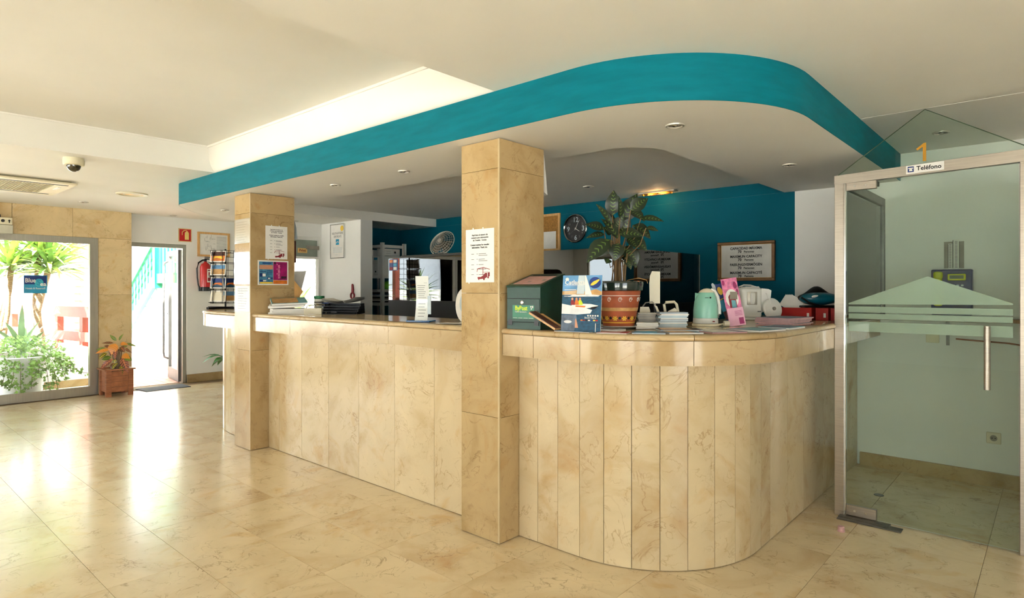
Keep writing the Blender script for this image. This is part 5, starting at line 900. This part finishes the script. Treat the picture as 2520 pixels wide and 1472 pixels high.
obj('insert', B().add(vv, [(2*i, 2*i+1, 2*i+3, 2*i+2) for i in range(n_)]), 'paper', bc, smooth=1.0); obj('clear_front', B().add([(x, y-.006, z) for x, y, z in vv], [(2*i, 2*i+1, 2*i+3, 2*i+2) for i in range(n_)]), 'acrylic', bc, smooth=1.0); ln_ = B()
for k in range(12):
    i = 1+k*.85 if k < 5 else 3.3+k*.55; zq = .010+.29*min(i, 11)/n_; yq = .014*math.sin(min(i, 11)/n_*PI*1.3)-.0012; ln_.box(-.025, .02+.006*(k % 3), yq-.0006, yq, zq, zq+.003)
obj('print_lines', ln_, 'grey', bc); obj('crest', B().slabxz([(.022, .255), (.045, .255), (.048, .272), (.042, .287), (.030, .288), (.022, .272)], -.0045, -.004), 'grey', bc); obj('side_leaflet', B().box(.045, .070, .004, .007, .05, .17), 'paperb', bc)
for k in range(3): leaflet('receipt', ['lower', 'middle', 'upper'][k]+' loose white slip on the counter left of the near column', -2.86+.02*k, 2.64-.01*k, T+.0012*k, 10+14*k, .16, .11, .001, ('paper', 'paper'), 'paper', 'slips near the column')
t = thing('oval_card', 'white oval card standing half hidden by the near column', 'card', (-2.80, 2.66, T+.0035), math.radians(38)); obj('disc', B().slabxz(ell(.03, .11, .055, .108, 28), 0, .003), 'paper', t); obj('print_ring', B().slabxz(ell(.03, .12, .03, .06, 20), -.001, -.0004), 'paperb', t); obj('rest', box(.0, .06, .003, .05, .0, .004), 'plast', t)
# postcard rack
RKX, RKY, KS = -6.70, 2.90, 1.22
rk = thing('postcard_rack', 'black wire postcard rack on the far left end of the counter', 'postcard rack', (RKX, RKY, T), 0); rk.scale = (KS, KS, 1.0)
obj('pole', B().tube([(0, 0, .02), (0, 0, .64)], .008, 8), 'blackwire', rk); 
for a in (20, 110, 200, 290): a = math.radians(a); obj('foot', B().box(0, .19, -.014, .014, 0, .022, Matrix.Rotation(a, 4, 'Z')), 'blackwire', rk)
A0 = 31; cards = [((-58, r), m) for r, m in ((0, 'dusk'), (1, 'sand'), (2, 'skyblue'), (3, 'sea'))]+[((0, r), m) for r, m in ((1, 'sea'), (2, 'sand'), (3, 'orange'))]+[((62, r), m) for r, m in ((0, 'sand'), (1, 'sea'))]+[((0, 0), 'cream')]
for fa in (-58, 0, 62, 122):
    fr_ = Matrix.Rotation(math.radians(A0+fa), 4, 'Z'); wb_ = B(); fcx = .03 if fa == 62 else 0
    for x in (-.075, -.025, .025, .075): wb_.tube([tuple(fr_ @ Vector((x, -.095, .06))), tuple(fr_ @ Vector((x, -.095, .62)))], .0022, 4)
    for k in range(9): wb_.tube([tuple(fr_ @ Vector((-.078, -.095, .06+.07*k))), tuple(fr_ @ Vector((.078, -.095, .06+.07*k)))], .0022, 4)
    for k in range(4): wb_.tube([tuple(fr_ @ Vector(q)) for q in ((-.075, -.095, .065+.14*k), (-.075, -.125, .070+.14*k), (.075, -.125, .070+.14*k), (.075, -.095, .065+.14*k))], .0025, 4)
    wb_.tube([(0, 0, .60), tuple(fr_ @ Vector((0, -.095, .60)))], .003, 4).tube([(0, 0, .08), tuple(fr_ @ Vector((0, -.095, .08)))], .003, 4); o = obj('wire_pockets', wb_, 'blackwire', rk); o['kind'] = 'stuff'
nm_ = {-58: 'left', 0: 'middle', 62: 'right'}; rn_ = ['lowest', 'second lowest', 'second highest', 'highest']
for (fa, r), m in cards:
    t = thing('postcard', '%s postcard in the %s row of pockets of the rack' % (rn_[r], nm_[fa]), 'postcard', (RKX, RKY, T), math.radians(A0+fa), 'postcards in the wire rack'); t.scale = (KS, KS, 1.0); tl = Matrix.Translation((.0, -.104, .078+.14*r)) @ Matrix.Rotation(math.radians(-7), 4, 'X')
    obj('card', B().box(-.074, .074, -.0030, .0, 0, .118, tl), 'paper', t); obj('picture', B().box(-.066, .066, -.0040, -.0032, .010, .108, tl), m, t); 
    if m != 'cream': obj('picture_sky', B().box(-.066, .066, -.0050, -.0042, .065, .108, tl), {'sea': 'navy', 'sand': 'skyblue', 'orange': 'dusk', 'skyblue': 'navy', 'dusk': 'cream'}[m], t); obj('picture_shape', B().slabxz([(-.05, .03), (-.01, .045), (.04, .03), (.06, .05), (.02, .062), (-.03, .058)], -.0058, -.0052, tl), {'sea': 'orange', 'sand': 'sand', 'orange': 'yellow', 'skyblue': 'yellow', 'dusk': 'ink'}[m], t)
# plant behind the counter end
lp_ = thing('green_floor_plant', 'glossy green leaves of a floor plant behind the counter end', 'plant', (-8.05, 3.62, 0)); obj('pot', B().lathe([(0, 0), (.12, 0), (.16, .28), (.15, .28), (0, .25)], 20), 'terra', lp_, smooth=SM)
for k in range(13):
    a = k*2.4; e = .28+.05*(k % 4); base = Vector((0, 0, .27)); mid = Vector((math.cos(a)*.13, math.sin(a)*.13, .45+.03*(k % 3))); tip = Vector((math.cos(a)*(.36+.04*(k % 3)), math.sin(a)*(.36+.04*(k % 3)), .36+.05*(k % 4)))
    obj('leaf', leaf_between(mid, tip, .11, (0, 0, 1), .14, .2), LM['spath'], lp_); obj('stalk', B().tube([base, mid*.5+base*.5+Vector((0, 0, .05)), mid], .004, 5), 'stemg', lp_)

# ================================================================== CROTON IN ITS WOODEN BOX
pb_ = thing('wooden_planter', 'square reddish wooden planter box beside the entrance window', 'planter', (-9.245, 2.585, 0)); s_ = .155
for sx in (-1, 1):
    for sy in (-1, 1): obj('leg', B().box(*sorted((sx*s_, sx*(s_-.028))), *sorted((sy*s_, sy*(s_-.06))), 0, .335).box(*sorted((sx*(s_-.028), sx*(s_-.06))), *sorted((sy*s_, sy*(s_-.028))), 0, .335), 'wood', pb_)
for k in range(4):
    z0 = .055+k*.068
    for sx in (-1, 1): obj('slat', box(*sorted((sx*(s_-.012), sx*(s_-.030))), -s_+.06, s_-.06, z0, z0+.0655), 'woodh', pb_)
    for sy in (-1, 1): obj('slat', box(-s_+.06, s_-.06, *sorted((sy*(s_-.012), sy*(s_-.030))), z0, z0+.0655), 'woodh', pb_)
for q in (B().box(-.175, .175, -.175, -.125, .3355, .352), B().box(-.175, .175, .125, .175, .3355, .352), B().box(-.175, -.125, -.125, .125, .3355, .352), B().box(.125, .175, -.125, .125, .3355, .352)): obj('rim_board', q, 'woodh', pb_)
obj('soil', box(-.122, .122, -.122, .122, .30, .315), 'soil', pb_)
cr = thing('croton', 'croton with orange, dark and yellow veined leaves in the wooden planter', 'plant', (-9.245, 2.585, .315))
crl = [(2150,190,2108,385,185,'cro'),(2190,250,2190,475,95,'crr'),(2060,260,2048,420,70,'crd'),(2150,140,2045,30,58,'crg'),(2165,140,2238,20,46,'crg'),(2050,290,1826,362,70,'cro'),(1990,295,1820,298,70,'crg'),(2085,470,1878,655,105,'crr'),(2050,440,1890,480,90,'crg'),(2130,470,2118,570,90,'cry'),(2110,530,2110,675,92,'crd'),(2205,530,2145,655,90,'cry'),(2250,430,2375,720,130,'crr'),(2262,570,2300,765,108,'cry'),(2290,390,2485,445,110,'cro'),(2300,430,2445,495,105,'crg'),(2230,190,2395,205,70,'cro'),(2300,190,2495,252,44,'crg'),(2330,270,2492,352,46,'crd'),(2110,180,1915,182,44,'crd'),(2240,250,2340,340,110,'crd'),(2000,360,1890,460,90,'cry'),(2020,250,1930,230,50,'crd'),(2180,300,2300,240,70,'crg')]
rg = random.Random(12); ctr = Vector((0, 0, .02))
for a0, b0, a1, b1, wd, m in crl:
    u = .00073; dp = -rg.uniform(.02, .12) if b1 > 300 else rg.uniform(-.08, .08)
    p0 = R_*((a0-2130)*u)+Z_*((680-b0)*u)+D_*(dp*.5); p1 = R_*((a1-2130)*u)+Z_*((680-b1)*u)+D_*dp
    obj('leaf', leaf_between(p0, p1, wd*u, (-D_+Z_*.5+R_*rg.uniform(-.3, .3)).normalized(), .10, .15), LM[m], cr)
for k in range(7): obj('stem', B().tube([R_*(-.04+.013*k), R_*(-.04+.016*k)+Z_*.15, R_*(-.05+.02*k)+Z_*(.25+.03*(k % 3))], .006, 6), 'stem', cr)

# ================================================================== OUT OF DOORS
struct('floor_outside', box(-40, 25, -30, 30, -.30, -.105), pm('pale_paving', (230, 226, 218), .8, var=.04, scale=1), 'pale paving outside the building')
struct('floor_outside', box(-14.5, -9.75, -4.0, 2.64, -.10, -.015), pm('pale_paving', (0, 0, 0)), 'pale paved strip outside the entrance window')
td = struct('floor_terrace', box(-14.5, -9.75, 2.65, 3.79, -.10, -.022), 'grout', 'reddish plank terrace outside the open door')
pk_ = box(-2.37, 2.37, -.058, .058, -.02, 0).mesh('plank'); pk_.materials.append(M['deck'])
for k in range(9): obj('plank', pk_, None, td, (-12.12, 2.715+k*.1235, 0))
struct('wall_stair', B().slabxz([(-14.4, 0), (-10.45, 0), (-10.45, 1.56), (-11.25, 1.56)]+[q for k in range(7) for q in ((-11.25-.25*k, 1.56-.155*k), (-11.25-.25*k, 1.56-.155*(k+1)))]+[(-14.4, .475)], 3.80, 3.95), 'outwhite', 'white wall below the outside stair')
struct('wall_garden', B().box(-20, -9.75, 6.8, 6.95, 0, 4.2), 'outwhite', 'tall white house wall beyond the outside stair'); struct('wall_garden', B().box(-17.2, -17, -8, 6.8, 0, 1.35), 'outwhite', 'low white garden wall')
stt = thing('outdoor_stair', 'green balustrade stair climbing beyond the open door', 'stair', (-11.25, 3.80, 1.56))
import itertools
sl_ = .155/.25
obj('stringer', B().slabxz([(0, -.10), (0, .10), (-2.6, .10-2.6*sl_), (-2.6, -.10-2.6*sl_)], -.10, -.04), 'green', stt); obj('handrail', B().slabxz([(0, .60), (0, .66), (-2.6, .66-2.6*sl_), (-2.6, .60-2.6*sl_)], -.115, -.03), 'green', stt); obj('newel_post', box(0, .11, -.13, -.02, -.16, .78), 'green', stt)
for k in range(16):
    x = -.10-.155*k; z0 = .10+x*sl_; obj('baluster', B().slabxz([(x-.055, z0-.035), (x+.055, z0+.03), (x+.055, z0+.15), (x+.028, z0+.20), (x+.055, z0+.27), (x+.028, z0+.34), (x+.055, z0+.40), (x+.055, z0+.51), (x-.055, z0+.45), (x-.055, z0+.37), (x-.028, z0+.30), (x-.055, z0+.23), (x-.028, z0+.16), (x-.055, z0+.09)], -.085, -.06), 'green', stt)
obj('landing_rail', B().box(.11, .85, -.11, -.04, .62, .68).box(.11, .85, -.11, -.04, -.08, .08), 'green', stt)
for k in range(5): x = .20+.15*k; obj('baluster', box(x-.04, x+.04, -.085, -.06, .08, .62), 'green', stt)
# planter wall and its plants
pw = thing('garden_planter', 'low white masonry planter outside the entrance window', 'planter', (-11.3, 1.0, -.015)); obj('wall', B().box(.62, .75, -4.2, 1.62, 0, .55).box(-.75, -.62, -4.2, 1.62, 0, .55).box(-.62, .62, 1.49, 1.62, 0, .55).box(-.62, .62, -4.2, -4.07, 0, .55), 'outwhite', pw); obj('soil', box(-.62, .62, -4.07, 1.49, 0, .47), 'soil', pw); obj('skirting', box(.75, .765, -4.2, 1.62, 0, .10), 'column', pw)
op = thing('white_garden_pot', 'large round white pot right outside the entrance window', 'pot', (-9.98, 1.72, -.015)); obj('shell', B().lathe([(0, 0), (.20, 0), (.215, .02), (.275, .50), (.285, .53), (.27, .54), (.255, .50), (0, .48)], 36), 'outwhite', op, smooth=SM); obj('soil', B().lathe([(.26, .49), (0, .51)], 24), 'soil', op)
iv = thing('trailing_ivy', 'pale green ivy spilling over the white garden pot', 'plant', (-9.98, 1.72, .49)); rg = random.Random(21); lvs = B(); vine = []
def ivyleaf(p, s, nx):
    n_ = Vector(nx).normalized(); a = n_.orthogonal().normalized(); a = (Matrix.Rotation(rg.uniform(0, 6.28), 3, n_) @ a); c = n_.cross(a)
    pts = [p, p+a*s*.45+c*s*.55, p+a*s*.55+c*s*.2, p+a*s*1.1, p+a*s*.55-c*s*.2, p+a*s*.45-c*s*.55]; lvs.add(pts, [(0, 1, 2), (0, 2, 3), (0, 3, 4), (0, 4, 5)])
for k in range(900):
    a = rg.uniform(0, 6.28); q = math.sqrt(rg.random())*.50; x = q*math.cos(a)*.75; y = q*math.sin(a)*1.15; zz = .26*(1-(q/.52)**2)+rg.uniform(-.12, .05)+(-.12 if q > .40 else 0)
    ivyleaf(Vector((x, y, zz)), rg.uniform(.03, .055), (x*.8+.5, y*.6+rg.uniform(-.5, .5), .6+rg.uniform(-.3, .5)))
strands = [(.24, -.05, -.42), (.27, .05, -.36), (.25, .20, -.40), (.22, .28, -.44), (.20, .36, -.30), (.26, -.20, -.30), (.22, -.34, -.34), (.24, .12, -.25), (.18, .44, -.20), (.25, -.12, -.36)]
for (x, y, zz) in strands:
    pts = [Vector((x*.7, y*.8, .05)), Vector((x*1.15, y, -.05)), Vector((x*1.2, y*1.1, zz*.6)), Vector((x*1.15, y*1.15+rg.uniform(-.06, .06), zz))]; obj('vine', B().tube(pts, .003, 4), 'vine', iv)
    for i in range(46):
        t_ = rg.random()*2.999; a, c = pts[int(t_)], pts[int(t_)+1]; p = a+(c-a)*(t_ % 1)+Vector((rg.uniform(-.035, .035), rg.uniform(-.045, .045), 0)); ivyleaf(p, rg.uniform(.028, .05), (1, rg.uniform(-.6, .6), rg.uniform(-.1, .7)))
pts = [Vector((.18, .35, -.05)), Vector((.2, .50, -.12)), Vector((.22, .60, -.22)), Vector((.22, .72, -.24))]; obj('vine', B().tube(pts, .003, 4), 'vine', iv)
for i in range(26): t_ = rg.random()*2.999; a, c = pts[int(t_)], pts[int(t_)+1]; ivyleaf(a+(c-a)*(t_ % 1)+Vector((rg.uniform(-.02, .02), 0, rg.uniform(-.03, .03))), rg.uniform(.03, .05), (1, rg.uniform(-.6, .6), .3))
o = obj('ivy_leaves', lvs, 'ivy', iv); o['kind'] = 'stuff'
def spiky(name, label, loc, head, n_, L, W, mats, up=.25, cat='tree', trunk=None, seed=1, group=None, droop=.10):
    t = thing(name, label, cat, loc, 0, group); rg = random.Random(seed); vr = []
    for v in range(5):
        me = leaf_between((0, 0, 0), (L*(.8+.1*v), 0, 0), W, (0, 0, 1), droop*(.4+.3*v), .3, 5, .7)
        if v % 2: me.materials.append(M[mats[1]])
        else: me.materials.append(M[mats[0]])
        vr.append(me)
    for h in head:
        for k in range(n_):
            az = k*2.39996; el = math.asin(max(-.6, min(.99, 1-(1-up)*(k+.5)/n_*1.25 if up > -1 else 0))); o = bpy.data.objects.new('leaf', vr[rg.randrange(5)]); C.objects.link(o); o.parent = t; o.location = Vector(h)+Vector((0, 0, rg.uniform(-.08, .06))); o.rotation_euler = (rg.uniform(-.3, .3), -el, az+rg.uniform(-.2, .2))
    if trunk:
        for tr in trunk: obj('trunk', B().tube(tr[0], tr[1], 9, .75), 'bark', t, smooth=1.0)
    return t
spiky('yucca', 'yucca tree with two bent trunks in the planter behind the blue sticker', (-10.85, 2.10, .45), [(0, .10, 1.22), (-.1, .0, 1.5)], 84, .66, .06, ('yucca', 'yuccad'), -.1, 'tree', [([(0, .02, 0), (0, -.02, .30), (.0, -.05, .62), (0, .08, 1.2)], .055), ([(0, .0, .25), (-.05, -.06, .6), (-.1, -.04, 1.0), (-.1, 0, 1.48)], .045)], 4, droop=.08)
spiky('yucca', 'yucca tree at the left edge beside the red post', (-10.95, 1.75, .45), [(0, .03, 1.25)], 84, .66, .06, ('yucca', 'yuccad'), -.05, 'tree', [([(0, -.12, 0), (0, -.08, .5), (0, .0, .9), (0, .03, 1.25)], .045), ([(.05, -.10, 0), (.05, -.02, .6), (.02, .0, 1.0)], .035)], 9, droop=.06)
spiky('yucca', 'yucca tree farther along the planter out by the front', (-10.9, .55, .45), [(0, 0, .85)], 60, .62, .055, ('yucca', 'yuccad'), .0, 'tree', [([(0, 0, 0), (0, .04, .85)], .055)], 14, droop=.06)
spiky('yucca', 'yucca tree at the far front end of the planter', (-10.9, -.75, .45), [(0, 0, .75)], 60, .62, .055, ('yucca', 'yuccad'), .0, 'tree', [([(0, 0, 0), (0, .04, .75)], .055)], 41, droop=.06)
spiky('agave', 'pale striped agave rising above the ivy', (-10.42, 1.80, .50), [(0, 0, .05)], 18, .50, .075, ('agave', 'agave'), .45, 'plant', None, 6, droop=.04)
obj('core', B().ball((0, 0, .04), .05, .05, .06, 12, 8), 'agave', bpy.data.objects['agave'])
fcn = thing('red_fence', 'red brown timber rail fence in the garden', 'fence', (-13.6, 2.15, -.1), math.atan2(.62, 3.6)); 
for z0, z1 in ((1.06, 1.22), (.70, .84)): obj('rail', box(0, 3.55, -.02, .02, z0, z1), 'fence', fcn)
for x in (.1, .95, 1.8, 2.62, 3.4): obj('post', box(x-.05, x+.05, .022, .11, .0, 1.16), 'fence', fcn)
obj_p = tag(obj('red_post', B().rbox(-.05, .05, -.06, .06, 0, 3.0, .006, 1), 'fence', None, (-10.42, 1.50, -.015)), 'red brown timber post at the left edge outside the window', 'post')
tag(obj('red_post', B().rbox(-.05, .05, -.06, .06, 0, 3.0, .006, 1), 'fence', None, (-10.42, .25, -.015)), 'red brown timber post farther along outside the window', 'post'); tag(obj('red_post', B().rbox(-.05, .05, -.05, .05, 0, 3.0, .006, 1), 'fence', None, (-10.3, 5.62, -.105)), 'red brown timber post outside the passage window', 'post')
pm_ = thing('palm_trunk', 'thick ringed grey palm trunk in the far garden', 'tree', (-14.3, 3.32, -.1)); bt = B(); 
prof = []
for k in range(26): prof += [(.17-.002*k, .14*k), (.155-.002*k, .14*k+.12)]
obj('trunk', bt.lathe(prof, 16), 'bark', pm_)
spk = [leaf_between((0, 0, 0), (1.6, 0, 0), .3, (0, 0, 1), .2, .3, 7, .6)]; spk[0].materials.append(M['yuccad'])
for k in range(14): o = bpy.data.objects.new('frond', spk[0]); C.objects.link(o); o.parent = pm_; o.location = (0, 0, 3.6); o.rotation_euler = (0, -.5+.25*(k % 4), k*2.4)
spiky('yucca', 'yucca outside the passage window', (-10.6, 5.95, -.1), [(0, 0, 1.1)], 46, .60, .05, ('yucca', 'yuccad'), .0, 'tree', [([(0, 0, 0), (0, .03, 1.1)], .05)], 33)
